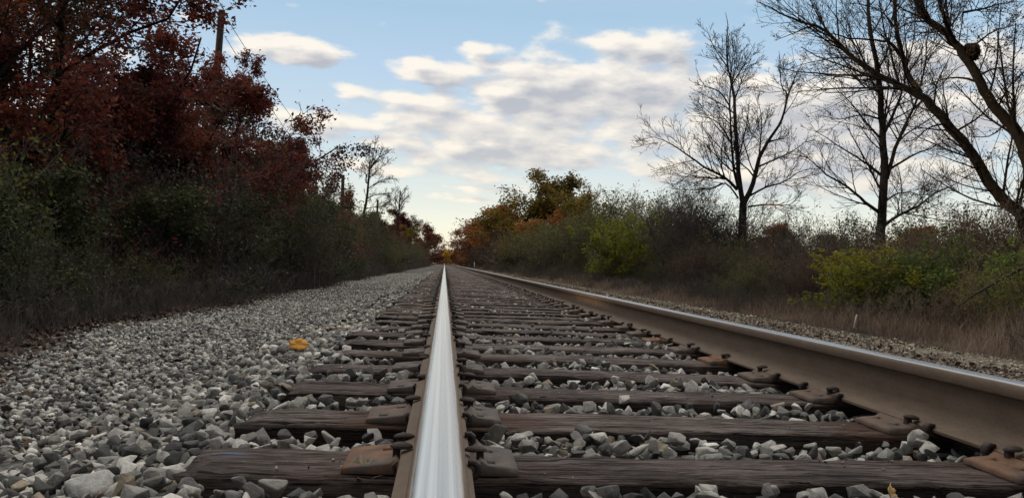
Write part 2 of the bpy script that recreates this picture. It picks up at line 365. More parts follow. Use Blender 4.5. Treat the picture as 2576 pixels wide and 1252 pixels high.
def rail_mat():
    m, t, b = new_mat('rail_steel'); p = objc(t)
    x = t.add('ShaderNodeSeparateXYZ'); t.put(x.inputs[0], p)
    st = t.noise(t.scale(p, 110, .25, 1), 1.0, 3, .6); st2 = t.noise(t.scale(p, 60, 5, 1), 1.0, 5, .7)
    ax = t.math('ABSOLUTE', t.math('ADD', x.outputs[0], .002))
    band = t.step(t.math('MULTIPLY_ADD', t.math('SUBTRACT', st2, .5), .006, ax), .0315, .0265)
    top = t.step(x.outputs[2], -.0075, -.0035)
    pol = t.math('MULTIPLY', band, top)
    fl = t.math('MULTIPLY_ADD', t.noise(t.scale(p, 26, 9, 26), 1.0, 7, .7), .6, t.math('MULTIPLY', t.noise(t.scale(p, 5, 1.2, 70), 1.0, 4, .6), .4))
    rustc = t.ramp(t.math('MULTIPLY_ADD', t.noise(p, 160, 5, .7), .55, t.math('MULTIPLY_ADD', fl, .8, -.15)), [(.3, (.085, .058, .040)), (.52, (.155, .108, .074)), (.75, (.22, .16, .112))])
    polc = t.ramp(st, [(.3, (.40, .385, .36)), (.7, (.74, .72, .68))])
    sheen_mix = t.add('ShaderNodeAttribute', attribute_type='OBJECT', attribute_name='sheen_mix').outputs['Fac']
    polc = t.mix(sheen_mix, (.26, .275, .31), polc)  # low values paint a dim bluish sky reflection into the head colour
    t.put(b.inputs['Base Color'], t.mix(pol, rustc, polc))
    t.put(b.inputs['Metallic'], t.math('MULTIPLY_ADD', pol, .95, .05))
    t.put(b.inputs['Roughness'], t.math('MULTIPLY_ADD', pol, t.math('MULTIPLY_ADD', st, .25, -.63), .78))
    bump(t, b, t.math('ADD', t.math('MULTIPLY', st, .25), t.math('MULTIPLY', t.noise(p, 220, 4, .6), t.math('MULTIPLY_ADD', pol, -.9, 1.0))), .35, .002)
    return m
M['rail'] = rail_mat()

# ------------------------------------------------------------------ terrain
def ground_z(x):
    return np.interp(x, [-600, -60, -9, -6, -4.4, -3.1, -1.6, -.95, -.62, 2.1, 2.4, 4.2, 9, 60, 600], [-1.2, -1.1, -.98, -.86, -.70, -.655, -.60, -.37, -.295, -.30, -.32, -.36, -.45, -.6, -1.2])
def edge(Y): t = np.clip((Y - 4.0) / 6.0, 0, 1); return -2.92 - .95 * t * t * (3 - 2 * t) + .18 * np.sin(Y * .55) + .08 * np.sin(Y * 1.9)
def sheet(name, xs, ys, zf, mat):
    X, Y = np.meshgrid(xs, ys); Z = zf(X, Y)
    n, k = len(ys), len(xs); I = np.arange(n * k).reshape(n, k)
    F = np.stack([I[:-1, :-1], I[:-1, 1:], I[1:, 1:], I[1:, :-1]], -1).reshape(-1, 4)
    return mk(name, np.stack([X, Y, Z], -1).reshape(-1, 3), F, mat, smooth=True)
def wave(X, Y): return .02 * np.sin(X * 2.1 + 1.3 * np.sin(Y * .9)) + .018 * np.sin(Y * 1.7 + X * .8)
xs = np.array([-600, -200, -60, -30, -15, -9, -7, -5, -4.2, -3.6, -3.1, -2.4, -1.8, -1.3, -.95, -.6, 0, .7, 1.5, 2.1, 2.4, 3, 3.6, 4.2, 5, 6, 7.5, 9, 14, 30, 60, 200, 600.])
ys = np.concatenate([np.arange(-14, 40, .5), np.arange(40, 200, 5), [220, 260, 320, 420, 600, 1000, 2000, 4000.]])
tag(sheet('ground', xs, ys, lambda X, Y: ground_z(X) - .02 + .5 * wave(X, Y) * (np.abs(X - .7) > 1.6), M['soil']), 'dark leaf-strewn soil beside the track', None, kind='structure')
xb = np.array([-4.4, -4.2, -3.6, -3.1, -2.4, -1.8, -1.4, -1.1, -.95, -.75, -.6, 0, .75, 1.5, 2.05, 2.25])
yb = np.concatenate([np.arange(-2, 40, .4), np.arange(40, 430, 4.)])
tag(sheet('ballast_bed', xb + 0, yb, lambda X, Y: ground_z(X) - .005 + .4 * wave(X, Y) * (X < -.8) - .06 * (X < -4.25), M['bed']), 'grey stone bed under the track', None, kind='structure')
xp = np.array([2.25, 2.4, 2.8, 3.3, 3.8, 4.2, 4.6, 4.9])
tag(sheet('gravel_path', xp, yb, lambda X, Y: ground_z(X) - .004 + .3 * wave(X, Y) - .08 * (X > 4.8), M['path']), 'tan fine gravel path right of the track', None, kind='structure')

# ------------------------------------------------------------------ rails
TIE0, TSP, TTOP = 1.765, .519, -.206
half = [(0, 0), (.012, -.0003), (.021, -.0010), (.028, -.0030), (.033, -.0068), (.0360, -.013), (.0370, -.020), (.0373, -.033), (.0355, -.0385), (.0135, -.048), (.0100, -.055), (.0088, -.075), (.0088, -.105),
        (.0100, -.130), (.0140, -.146), (.0230, -.1555), (.0730, -.1735), (.0762, -.1765), (.0762, -.184), (.0745, -.186)]
prof = half + [(-x, z) for x, z in reversed(half[1:])]
def rail(name, cx, tilt, label):
    ysr = np.concatenate([[-1.5], np.arange(0, 60, 2.), np.arange(60, 441, 10.)])
    P = np.array(prof); k = len(P); n = len(ysr)
    V = np.zeros((n, k, 3)); V[:, :, 0] = P[:, 0]; V[:, :, 2] = P[:, 1]; V[:, :, 1] = ysr[:, None]
    # slight real-life unevenness of line
    V[:, :, 0] += (.0015 * np.sin(ysr * .35) + .001 * np.sin(ysr * 1.1))[:, None] * (ysr > 3)[:, None]
    I = np.arange(n * k).reshape(n, k); a = I[:-1]; b = np.roll(a, -1, 1); d = I[1:]; c = np.roll(d, -1, 1)
    o = mk(name, V.reshape(-1, 3), np.stack([a, d, c, b], -1).reshape(-1, 4), M['rail'])
    o.data.polygons.foreach_set('use_smooth', np.ones(len(o.data.polygons), bool))
    o.data.set_sharp_from_angle(angle=R(38)) if hasattr(o.data, 'set_sharp_from_angle') else None
    o.location = (cx, 0, 0); o.rotation_euler = (0, tilt, 0)
    o['sheen_mix'] = 1.0 if cx == 0 else .12
    return tag(o, label, 'rail')
railL = rail('steel_rail', 0.0, R(1.9), 'bright silver-topped rail running straight up from the bottom centre')
railR = rail('steel_rail', 1.507, R(-1.0), 'rusty brown right-hand rail seen from the side, its web facing the ties')

# rail anchors: a C-shaped clip gripping the rail foot
def anchor_mesh(side):
    s = side; path = [(-.080 * s, -.170), (-.086 * s, -.180), (-.080 * s, -.195), (0, -.199), (.070 * s, -.197), (.086 * s, -.192), (.090 * s, -.182), (.089 * s, -.171), (.082 * s, -.165), (.068 * s, -.1655)]
    th = [.003, .004, .005, .005, .006, .006, .007, .007, .006, .004]
    V = []; hw = .011
    for i, (x, z) in enumerate(path):
        a = np.array(path[max(i - 1, 0)]); b = np.array(path[min(i + 1, len(path) - 1)]); t = unit(b - a); nx, nz = -t[1], t[0]
        for sy, q in ((-hw, -1), (hw, -1), (hw, 1), (-hw, 1)): V.append((x + nx * th[i] * q, sy, z + nz * th[i] * q))
    F = []
    for i in range(len(path) - 1):
        for k in range(4): F.append((i * 4 + k, i * 4 + (k + 1) % 4, i * 4 + 4 + (k + 1) % 4, i * 4 + 4 + k))
    L = (len(path) - 1) * 4; F += [(0, 3, 2, 1), (L, L + 1, L + 2, L + 3)]
    return np.array(V), np.array(F)
for rl, side in ((railL, 1), (railR, -1)):
    V, F = anchor_mesh(side); proto = mk('rail_anchor', V, F, M['spike'], rl)
    k = 0
    for i in range(60):
        for dy in (-.135, .135):
            if k >= 96 or (i % 2 and dy > 0) or (i % 5 == 4): continue
            a = proto if k == 0 else proto.copy()
            if k: COL.objects.link(a); a.parent = rl
            a.location = (0, TIE0 + i * TSP + dy, 0); k += 1

# ------------------------------------------------------------------ ties with plates and spikes
def tie_mesh(seed):
    g = np.random.default_rng(seed); nx, hw, dep, hl = 56, .113, .17, 1.295
    xsr = np.linspace(-hl, hl, nx); ring = []
    sec = [(-hw, -dep), (hw, -dep), (hw, -.012), (hw - .010, 0), (.05, 0), (0, 0), (-.05, 0), (-hw + .010, 0), (-hw, -.012), (-hw - .0, -.07)]
    k = len(sec); ph = g.uniform(0, 6, k)
    V = np.zeros((nx, k, 3))
    for j, (y, z) in enumerate(sec):
        V[:, j, 0] = xsr; V[:, j, 1] = y + .005 * np.sin(xsr * 2.3 + ph[j]) + g.normal(0, .0022, nx); V[:, j, 2] = z + .003 * np.sin(xsr * 3.1 + ph[j] * 2) + g.normal(0, .0016, nx)
    top = np.array([z > -.02 for y, z in sec]); ends = np.abs(xsr) > hl - .02
    V[:, :, 2] -= (ends[:, None] & top[None]) * .008
    V[0, :, 0] += g.normal(0, .010, k); V[-1, :, 0] += g.normal(0, .010, k)
    pl = np.abs(np.abs(xsr) - .7535) < .26        # flat seat under the plates
    V[pl, :, 2] = np.where(top[None], np.minimum(V[pl, :, 2], -.0005), V[pl, :, 2])
    I = np.arange(nx * k).reshape(nx, k); a = I[:-1]; b = np.roll(a, -1, 1); d = I[1:]; c = np.roll(d, -1, 1)
    F = np.stack([a, b, c, d], -1).reshape(-1, 4)
    caps = np.array([list(I[0][::-1]), list(I[-1])])
    return V.reshape(-1, 3), [F, caps]
def plate_mesh():
    xb_ = [-.205, -.172, -.148, -.128, -.104, -.0930, -.0800, .0800, .0930, .108, .126, .150, .175]
    zt = [.011, .015, .0165, .0195, .022, .032, .019, .019, .032, .021, .019, .017, .012]
    # ridge between x=-.093 and -.080
    yb_ = [-.097, -.070, -.046, .030, .054, .097]
    holes = {(1, 1), (3, 3), (9, 1), (9, 3)}
    nx, ny = len(xb_), len(yb_); V, F = [], []
    top = {}; 
    for i in range(nx):
        for j in range(ny):
            top[i, j] = len(V); V.append((xb_[i], yb_[j], zt[i])); V.append((xb_[i], yb_[j], .0005))
    solid = lambda i, j: 0 <= i < nx - 1 and 0 <= j < ny - 1 and (i, j) not in holes
    for i in range(nx - 1):
        for j in range(ny - 1):
            if not solid(i, j): continue
            c = [top[i, j], top[i + 1, j], top[i + 1, j + 1], top[i, j + 1]]; F.append(c)
            for (di, dj, p, q) in ((0, -1, 0, 1), (1, 0, 1, 2), (0, 1, 2, 3), (-1, 0, 3, 0)):
                if not solid(i + di, j + dj): F.append([c[p], c[p] + 1, c[q] + 1, c[q]])
    nf = len(F)
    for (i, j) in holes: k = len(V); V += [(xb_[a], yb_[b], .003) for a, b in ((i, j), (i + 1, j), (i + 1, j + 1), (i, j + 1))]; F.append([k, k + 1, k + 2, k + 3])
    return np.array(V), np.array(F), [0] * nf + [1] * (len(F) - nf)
def spike_mesh():
    bm = bmesh.new(); bmesh.ops.create_uvsphere(bm, u_segments=14, v_segments=8, radius=1.0)
    for v in bm.verts:
        z = v.co.z; v.co = Vector((v.co.x * .026 - .010, v.co.y * .0165, (z if z > 0 else z * .45) * .0105))
    r = bmesh.ops.create_cube(bm, size=1.0)
    for v in r['verts']: v.co = Vector((v.co.x * .016, v.co.y * .016, v.co.z * .05 - .028))
    me = bpy.data.meshes.new('spike'); bm.to_mesh(me); bm.free(); me.materials.append(M['spike']); return me
tie_meshes = []
for s in range(7):
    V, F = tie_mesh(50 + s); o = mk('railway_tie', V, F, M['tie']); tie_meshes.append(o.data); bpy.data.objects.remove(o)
V, F, mi = plate_mesh(); o = mk('tie_plate', V, F, [M['plate'], M['hole_shade']], midx=mi); plate_me = o.data; bpy.data.objects.remove(o)
spike_me = spike_mesh()
NEAR = {0: ('purple-brown tie nearest the bottom edge, blue smudge and orange plate at its left end', .12, .25),
        1: ('brown weathered tie, second up from the bottom, rust stain beside its left plate', .58, .95),
        2: ('dark creosoted wooden tie, third up from the bottom edge', .10, .15),
        3: ('near-black wooden tie, fourth up from the bottom edge', .05, .1),
        4: ('grey bleached wooden tie, fifth from the bottom, with an orange-red right plate', .70, .4),
        5: ('grainy grey-brown tie, sixth from the bottom edge', .45, .2),
        6: ('dark wooden tie, seventh from the bottom edge', .22, .1),
        7: ('dark wooden tie, eighth from the bottom edge, stones lying against it', .30, .1),
        8: ('greyish wooden tie, ninth from the bottom edge', .5, .1),
        9: ('dull brown wooden tie, tenth from the bottom edge', .35, .1),
        10: ('weathered wooden tie, eleventh from the bottom edge', .4, .1),
        11: ('weathered wooden tie, twelfth from the bottom edge', .3, .1)}
HOT = {(0, 0): .95, (1, 0): .45, (4, 1): 1.0, (0, 1): .75, (6, 1): .8, (2, 1): .35, (1, 1): .35, (3, 1): .3}
g = np.random.default_rng(3)
for i in range(300):
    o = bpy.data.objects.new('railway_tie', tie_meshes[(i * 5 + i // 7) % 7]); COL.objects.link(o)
    dy = 0 if i < 3 else g.normal(0, .018)
    o.location = (.7535 + (0 if i < 2 else g.normal(0, .02)), TIE0 + i * TSP + dy, TTOP)
    o.rotation_euler = (0, 0, g.normal(0, .006) if i > 1 else 0)
    if i in NEAR: lab, o['tint'], o['rust'] = NEAR[i]
    else: lab, o['tint'], o['rust'] = 'weathered wooden tie among the far ones merging towards the vanishing point', float(g.uniform(.1, .75)), float(g.uniform(0, .5))
    tag(o, lab, 'railway tie', 'wooden ties under the rails')
    o['paint'] = 1.0 if i == 0 else 0.0
    if i >= 130: continue
    for s in (0, 1):
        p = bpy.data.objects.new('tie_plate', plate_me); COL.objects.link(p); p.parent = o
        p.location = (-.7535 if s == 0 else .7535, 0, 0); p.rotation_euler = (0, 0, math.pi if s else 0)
        q_ = HOT.get((i, s), float(g.uniform(.1, .55) if s else g.uniform(0, .35))); r_ = float(g.uniform(0, .25))
        p['rust'], p['rust_inner'] = (r_, q_) if s else (q_, r_)
        if q_ > .7: p['label'] = 'orange rusty tie plate'
        if i >= 45: continue
        for (sxx, syy, fl) in ((-.088, -.04 + .10 * (i % 2), 0), (.088, .055 - .10 * (i % 3 == 0), math.pi), (-.088, .082, 0)):
            if syy > .08 and i % 3 != 0: continue
            q = bpy.data.objects.new('spike', spike_me); COL.objects.link(q); q.parent = p
            q.location = (sxx - (.004 if fl == 0 else -.004), syy, .0405 + max(0, g.normal(.004, .006))); q.rotation_euler = (g.normal(0, .06), g.normal(0, .05), math.pi if fl == 0 else 0)
# the ties beyond: one mass
V0 = np.array([(x, y, z) for x in (-1.295, 1.295) for y in (-.113, .113) for z in (-.17, 0)]); F0 = np.array([(0, 2, 3, 1), (4, 5, 7, 6), (0, 1, 5, 4), (2, 6, 7, 3), (1, 3, 7, 5)])
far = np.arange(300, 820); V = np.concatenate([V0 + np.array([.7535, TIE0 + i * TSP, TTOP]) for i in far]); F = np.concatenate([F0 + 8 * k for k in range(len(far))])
tag(mk('distant_ties', V, F, M['tie']), 'last wooden ties where the track meets the distant trees', 'railway ties', kind='stuff')

# ------------------------------------------------------------------ ballast stones
def rock_proto(seed, npts, bev, aspect):
    g = np.random.default_rng(seed); bm = bmesh.new()
    P = unit(g.normal(size=(npts, 3))) * g.uniform(.82, 1.0, (npts, 1)) * np.array(aspect)
    for p in P: bm.verts.new(p)
    r = bmesh.ops.convex_hull(bm, input=bm.verts)
    bmesh.ops.delete(bm, geom=[e for e in r['geom_interior'] if isinstance(e, bmesh.types.BMVert)], context='VERTS')
    bmesh.ops.dissolve_limit(bm, angle_limit=R(14), verts=bm.verts, edges=bm.edges)
    if bev: bmesh.ops.bevel(bm, geom=list(bm.edges), offset=bev, segments=2, profile=.6, affect='EDGES', clamp_overlap=True)
    bmesh.ops.triangulate(bm, faces=bm.faces)
    bm.verts.index_update()
    V = np.array([v.co for v in bm.verts]); F = np.array([[v.index for v in f.verts] for f in bm.faces]); bm.free(); return V, F
def aspects(g): return (1.0 * g.uniform(.9, 1.15), g.uniform(.7, 1.0), g.uniform(.52, .85))
gq = np.random.default_rng(11)
ROCK = {0: [rock_proto(100 + i, int(gq.integers(9, 15)), .09 + .07 * (i % 3), aspects(gq)) for i in range(28)],
        1: [rock_proto(200 + i, int(gq.integers(9, 13)), 0, aspects(gq)) for i in range(20)],
        2: [rock_proto(300 + i, 7, 0, aspects(gq)) for i in range(12)]}
PAL = np.array([(.29, .285, .27), (.40, .39, .365), (.52, .51, .48), (.62, .605, .57), (.18, .178, .172), (.115, .116, .115), (.08, .082, .083), (.235, .225, .205), (.40, .34, .25), (.27, .22, .185)])
PALW = np.array([.14, .15, .12, .09, .15, .15, .10, .06, .02, .02]); PALW = PALW / PALW.sum()
def rotmats(g, n, tilt):
    a = g.uniform(0, 2 * np.pi, n); rx = g.normal(0, tilt, n); ry = g.normal(0, tilt, n)
    ca, sa, cx_, sx_, cy_, sy_ = np.cos(a), np.sin(a), np.cos(rx), np.sin(rx), np.cos(ry), np.sin(ry); z = np.zeros(n); o = np.ones(n)
    Rz = np.array([[ca, -sa, z], [sa, ca, z], [z, z, o]]).transpose(2, 0, 1); Rx = np.array([[o, z, z], [z, cx_, -sx_], [z, sx_, cx_]]).transpose(2, 0, 1); Ry = np.array([[cy_, z, sy_], [z, o, z], [-sy_, z, cy_]]).transpose(2, 0, 1)
    return Rz @ Rx @ Ry
def scatter(g, P, rad, lod, cols, tilt=.55):
    Vs, Fs, Cs, off = [], [], [], 0
    pr = ROCK[lod]; pick = g.integers(0, len(pr), len(P)); RM = rotmats(g, len(P), tilt)
    for k, (V, F) in enumerate(pr):
        i = np.nonzero(pick == k)[0]
        if not len(i): continue
        W = np.einsum('nij,vj->nvi', RM[i], V) * rad[i][:, None, None] + P[i][:, None]
        Vs.append(W.reshape(-1, 3)); Fs.append((F[None] + (np.arange(len(i)) * len(V))[:, None, None] + off).reshape(-1, 3)); off += len(i) * len(V)
        Cs.append(np.repeat(cols[i], len(V), 0))
    return np.concatenate(Vs), np.concatenate(Fs), np.concatenate(Cs)
def tie_gap(Y):   # signed distance to nearest tie edge along Y (negative inside a tie)
    f = (Y - TIE0) / TSP; return np.abs(f - np.round(f)) * TSP - .113
g = np.random.default_rng(21)
def zone(x0, x1, y0, y1, dens, rlo, rhi, lift, kind):
    n = int((x1 - x0) * (y1 - y0) * dens); X = g.uniform(x0, x1, n); Y = g.uniform(y0, y1, n); r = rlo + (rhi - rlo) * g.beta(1.6, 2.6, n)
    Z = ground_z(X) + .4 * wave(X, Y) * (X < -.8)
    if kind == 'crib':
        Z = np.full(n, -.262) + .010 * np.sin(X * 5 + Y * 3) + g.normal(0, .008, n)
        gap = tie_gap(Y); keep = (gap > r * .75); near = np.minimum(np.abs(X), np.abs(X - 1.507))
        Z = np.where(near < .12, np.minimum(Z, -.240 - r * 1.5), Z)
        X, Y, r, Z = X[keep], Y[keep], r[keep], Z[keep]
    if kind == 'shoulder':
        gap = tie_gap(Y); keep = (X < -.555) | (X > 2.06) | (gap > r * .8); X, Y, r, Z = X[keep], Y[keep], r[keep], Z[keep]
        Z = Z + np.where((X > -.62) & (X < 2.1), .02, 0) - .035 * (X > -1.0) * np.clip((Y - 3) / 3, 0, 1)
    if kind == 'bench': k_ = X > edge(Y) + g.normal(0, .16, len(X)); X, Y, Z, r = X[k_], Y[k_], Z[k_], r[k_]
    if kind == 'ontie': k_ = (tie_gap(Y) < -.015) & (np.abs(X) > .22) & (np.abs(X - 1.507) > .22); X, Y, r = X[k_], Y[k_], r[k_]; Z = np.full(len(X), TTOP)
    return np.stack([X, Y, Z + r * lift], -1), r
def stones(name, zones, label):
    Vs, Fs, Cs, off = [], [], [], 0
    for (lod, z) in zones:
        P, r = zone(*z); c = PAL[g.choice(len(PAL), len(P), p=PALW)] * g.uniform(.62, 1.28, (len(P), 1)) * np.array([1.0, .985, .96])
        if z[-1] == 'path': c = c * np.array([.95, .83, .68])
        V, F, C = scatter(g, P, r, lod, c); Vs.append(V); Fs.append(F + off); Cs.append(C); off += len(V)
    return tag(mk(name, np.concatenate(Vs), np.concatenate(Fs), M['stone'], col=np.concatenate(Cs)), label, 'gravel', kind='stuff')
CR = (.016, .041)
stones('track_ballast', [
    (0, (-.52, 2.03, 1.05, 5.2, 560, *CR, .15, 'crib')), (0, (-.52, 2.03, 1.05, 5.2, 560, .018, .042, 1.15, 'crib')),
    (1, (-.52, 2.03, 5.2, 14, 430, *CR, .2, 'crib')), (1, (-.52, 2.03, 5.2, 14, 420, *CR, .72, 'crib')),
    (2, (-.52, 2.03, 14, 60, 300, .016, .036, .45, 'crib')), (2, (-.5, 2.0, 1.4, 7, 55, .003, .009, .4, 'ontie')), (1, (-.5, 2.0, 4.5, 30, 12, .010, .026, .5, 'ontie'))], 'grey and white ballast stones filling the gaps between the ties')
stones('shoulder_ballast', [
    (0, (-1.75, -.50, .9, 4.2, 620, .017, .047, .2, 'shoulder')), (0, (-1.75, -.50, .9, 4.2, 380, .018, .050, .85, 'shoulder')),
    (0, (-3.6, -1.75, 1.5, 4.2, 800, .016, .040, .25, 'bench')),
    (1, (-1.75, -.50, 4.2, 16, 520, .018, .045, .25, 'shoulder')), (1, (-1.75, -.50, 4.2, 16, 260, .018, .046, .85, 'shoulder')),
    (1, (-4.6, -1.75, 4.2, 16, 640, .016, .040, .3, 'bench')),
    (2, (-1.75, -.50, 16, 60, 380, .018, .044, .45, 'shoulder')), (2, (-4.6, -1.75, 16, 60, 300, .018, .042, .4, 'bench')),
    (1, (2.0, 2.35, 2, 16, 500, .014, .034, .2, 'shoulder'))], 'pale grey ballast stones sloping down left of the track')
stones('path_gravel', [
    (1, (2.3, 4.7, 3.5, 16, 560, .008, .022, .2, 'path')), (2, (2.3, 4.7, 16, 55, 220, .010, .026, .3, 'path')), (1, (2.3, 4.7, 3.5, 20, 14, .02, .04, .3, 'path'))], 'small tan gravel along the right of the track')

def stone_thing(px, py, Y, r, lod_i, tone, label, lift=0.0):
    P = at(px, py, Y); V, F = ROCK[0][lod_i]; RM = rotmats(np.random.default_rng(lod_i), 1, .3)[0]
    o = mk('ballast_stone', (V @ RM.T) * r, F, M['stone'], col=np.tile(np.array(tone), (len(V), 1)), loc=P)
    return tag(o, label, 'stone')
stone_thing(1567, 1003, 2.68, .034, 3, (.56, .53, .48), 'pale stone standing proud of the ballast between the second and third ties')
stone_thing(1345, 948, 3.20, .027, 6, (.55, .53, .5), 'white stone upright just right of the bright rail, between the third and fourth ties')
stone_thing(1546, 953, 3.16, .026, 9, (.58, .57, .54), 'rounded white stone between the third and fourth ties, mid-gauge')
stone_thing(1505, 1103, 2.06, .036, 12, (.52, .5, .46), 'tall pale stone leaning among dark ballast between the two nearest ties')
stone_thing(230, 1225, 1.86, .070, 15, (.5, .49, .47), 'large flat pale stone at the bottom left corner')
stone_thing(1700, 1190 - 85, 2.06, .036, 8, (.38, .36, .33), 'rounded grey-tan stone right of the tall pale one between the two nearest ties')

# ------------------------------------------------------------------ utility poles and wires
def box_v(x0, x1, y0, y1, z0, z1): return np.array([(x, y, z) for x in (x0, x1) for y in (y0, y1) for z in (z0, z1)])
BOXF = np.array([(0, 1, 3, 2), (4, 6, 7, 5), (0, 4, 5, 1), (2, 3, 7, 6), (1, 5, 7, 3), (0, 2, 6, 4)])
POLES = []
def pole(px, py, Y, rad, label, arm, lean):
    top = at(px, py, Y); base = np.array([top[0] - lean * (top[2] + 1.2), Y, -1.2])
    e = empty('utility_pole', base); d = top - base
    pts = [d * t for t in (0, .25, .5, .75, 1)]; V, F = tubes([(np.array(pts), np.array([rad * 1.25, rad * 1.15, rad * 1.05, rad * .98, rad * .9]))], lambda r: 14)
    n = len(V); F = [F, np.array([list(range(n - 14, n))])]
    mk('pole', V, F, M['bark'], e)
    if arm > 0:
        q = d * (1 - arm / np.linalg.norm(d)); hw = .95
        mk('crossarm', box_v(-hw, hw, -.05 - rad, .05 - rad, -.06, .06) + q, BOXF, M['bark_dark'], e)
        for sx_ in (-.85, -.5, .5, .85):
            V, F = tubes([(np.array([(sx_, -rad, .06), (sx_, -rad, .10), (sx_, -rad, .13), (sx_, -rad, .20)]) + q, np.array([.02, .045, .05, .025]))], lambda r: 8)
            mk('insulator', V, F, M['plate'], e)
    tag(e, label, 'utility pole', 'utility poles left of the track'); POLES.append(top); return e
pole(558, 27, 28, .125, 'tall brown wooden utility pole rising out of the red oak', 0, .03)
pole(863, 440, 62, .14, 'wooden utility pole with a crossarm above the reddish trees', 2.6, .0)
pole(950, 503, 94, .13, 'thin wooden utility pole with a crossarm beside the bare tree', 1.6, .0)
def wire(A, B, sag, label):
    t = np.linspace(0, 1, 25)[:, None]; P = A * (1 - t) + B * t; P[:, 2] -= (sag * 4 * t * (1 - t))[:, 0]
    V, F = tubes([(P, np.full(25, .011))], lambda r: 5); o = mk('power_line', V, F, M['bark_dark']); tag(o, label, 'wire', 'wires strung between the poles')
p1, p2, p3 = POLES
wire(p1 + np.array([.13, 0, -.9]), p2 + np.array([.85, 0, -2.4]), .7, 'outer wire sloping down from the tall pole beside the red oak crown')
wire(p1 + np.array([.1, 0, -.15]), p2 + np.array([.1, 0, -.2]), .6, 'uppermost thin wire leaving the top of the tall pole')
wire(p1 + np.array([-.13, 0, -1.3]), p2 + np.array([-.85, 0, -2.4]), .8, 'far wire running behind the red oak to the crossarm pole')
wire(p1 + np.array([.1, 0, -.15]), np.array([-8.9, -6, 9.6]), .6, 'thin wire running from the pole top up out of the photo')
wire(p2 + np.array([.85, 0, -2.4]), p3 + np.array([.85, 0, -1.5]), .5, 'short far wire between the two crossarm poles')

# ------------------------------------------------------------------ traced bare trees
def traced(name, label, limbs, Y, maxlev, seed, nc, ratio, leafn=0, leafm=None, leafs=.05, wf=1.0, group=None, dep=1.0, bark='bark', ang=(42, 40, 42, 42), rmin=.004, up=.07, burl=None):
    g = np.random.default_rng(seed); G = Grow(seed, maxlev, nc, ratio, ang, .085, up, .14, .5, rmin); G.lref = (2.6, 1.1, .5, .3); G.tmax = .93
    first = None
    for i, (w0, w1, px) in enumerate(limbs):
        k = g.uniform(-1, 1) * dep if i else 0.0; n = len(px); pts = []
        for j, (x, y) in enumerate(px): pts.append(at(x, y, Y + k * (j / (n - 1)) ** 1.3))
        pts = np.array(pts)
        # resample smoothly
        t = np.linspace(0, n - 1, (n - 1) * 3 + 1); S = np.empty((len(t), 3))
        for q, u in enumerate(t):
            a = min(int(u), n - 2); f = u - a; P0 = pts[max(a - 1, 0)]; P1 = pts[a]; P2 = pts[a + 1]; P3 = pts[min(a + 2, n - 1)]
            S[q] = .5 * (2 * P1 + (P2 - P0) * f + (2 * P0 - 5 * P1 + 4 * P2 - P3) * f * f + (3 * P1 - P0 - 3 * P2 + P3) * f ** 3)
        if i == 0: first = S
        s = Y / FPX * .5 * wf
        Lt = np.linalg.norm(np.diff(S, axis=0), axis=1).sum()
        S[1:] += np.random.default_rng(seed + i).normal(0, .0035 * Lt ** .5, S[1:].shape)
        G.limb(S, w0 * s, w1 * s * (.35 if i and w1 < 5 else 1), 0, True, min(Lt, 3.6))
    base = first[0]
    e = empty(name, base)
    V, F = G.wood(0, 0); mk('trunk', V - base, F, M[bark], e, smooth=True)
    V, F = G.wood(1, 9); nv = len(V); Fs, mi = [F], [0] * len(F)
    mats = [M[bark]]
    if leafn:
        LV, LF = leaves(G.g, G.anchors(leafn, .04), leafs); V = np.concatenate([V, LV]); Fs.append(LF + nv); mi += [1] * len(LF); mats.append(M[leafm])
    mk('crown', V - base, Fs, mats, e, midx=mi, smooth=True)
    if burl is not None:
        P = at(burl[0], burl[1], Y); GG = Grow(3, 1, (0,), (.5,)); pts = np.random.default_rng(5).normal(0, 1, (900, 3)); pts = unit(pts) * np.random.default_rng(6).uniform(.4, 1, (900, 1)) ** .5 * burl[2]
        V, F = leaves(np.random.default_rng(8), pts, .09); mk('leaf_nest', V + P - base, F, M['brown'], e)
    return tag(e, label, 'tree', group)
def Z1(L): return [(1609.7 + x * .536, y * .536) for x, y in L]
def Z2(L): return [(2079.2 + x * .536, y * .536) for x, y in L]
def Z5(L): return [(804.8 + x * .3215, 268.3 + y * .3215) for x, y in L]
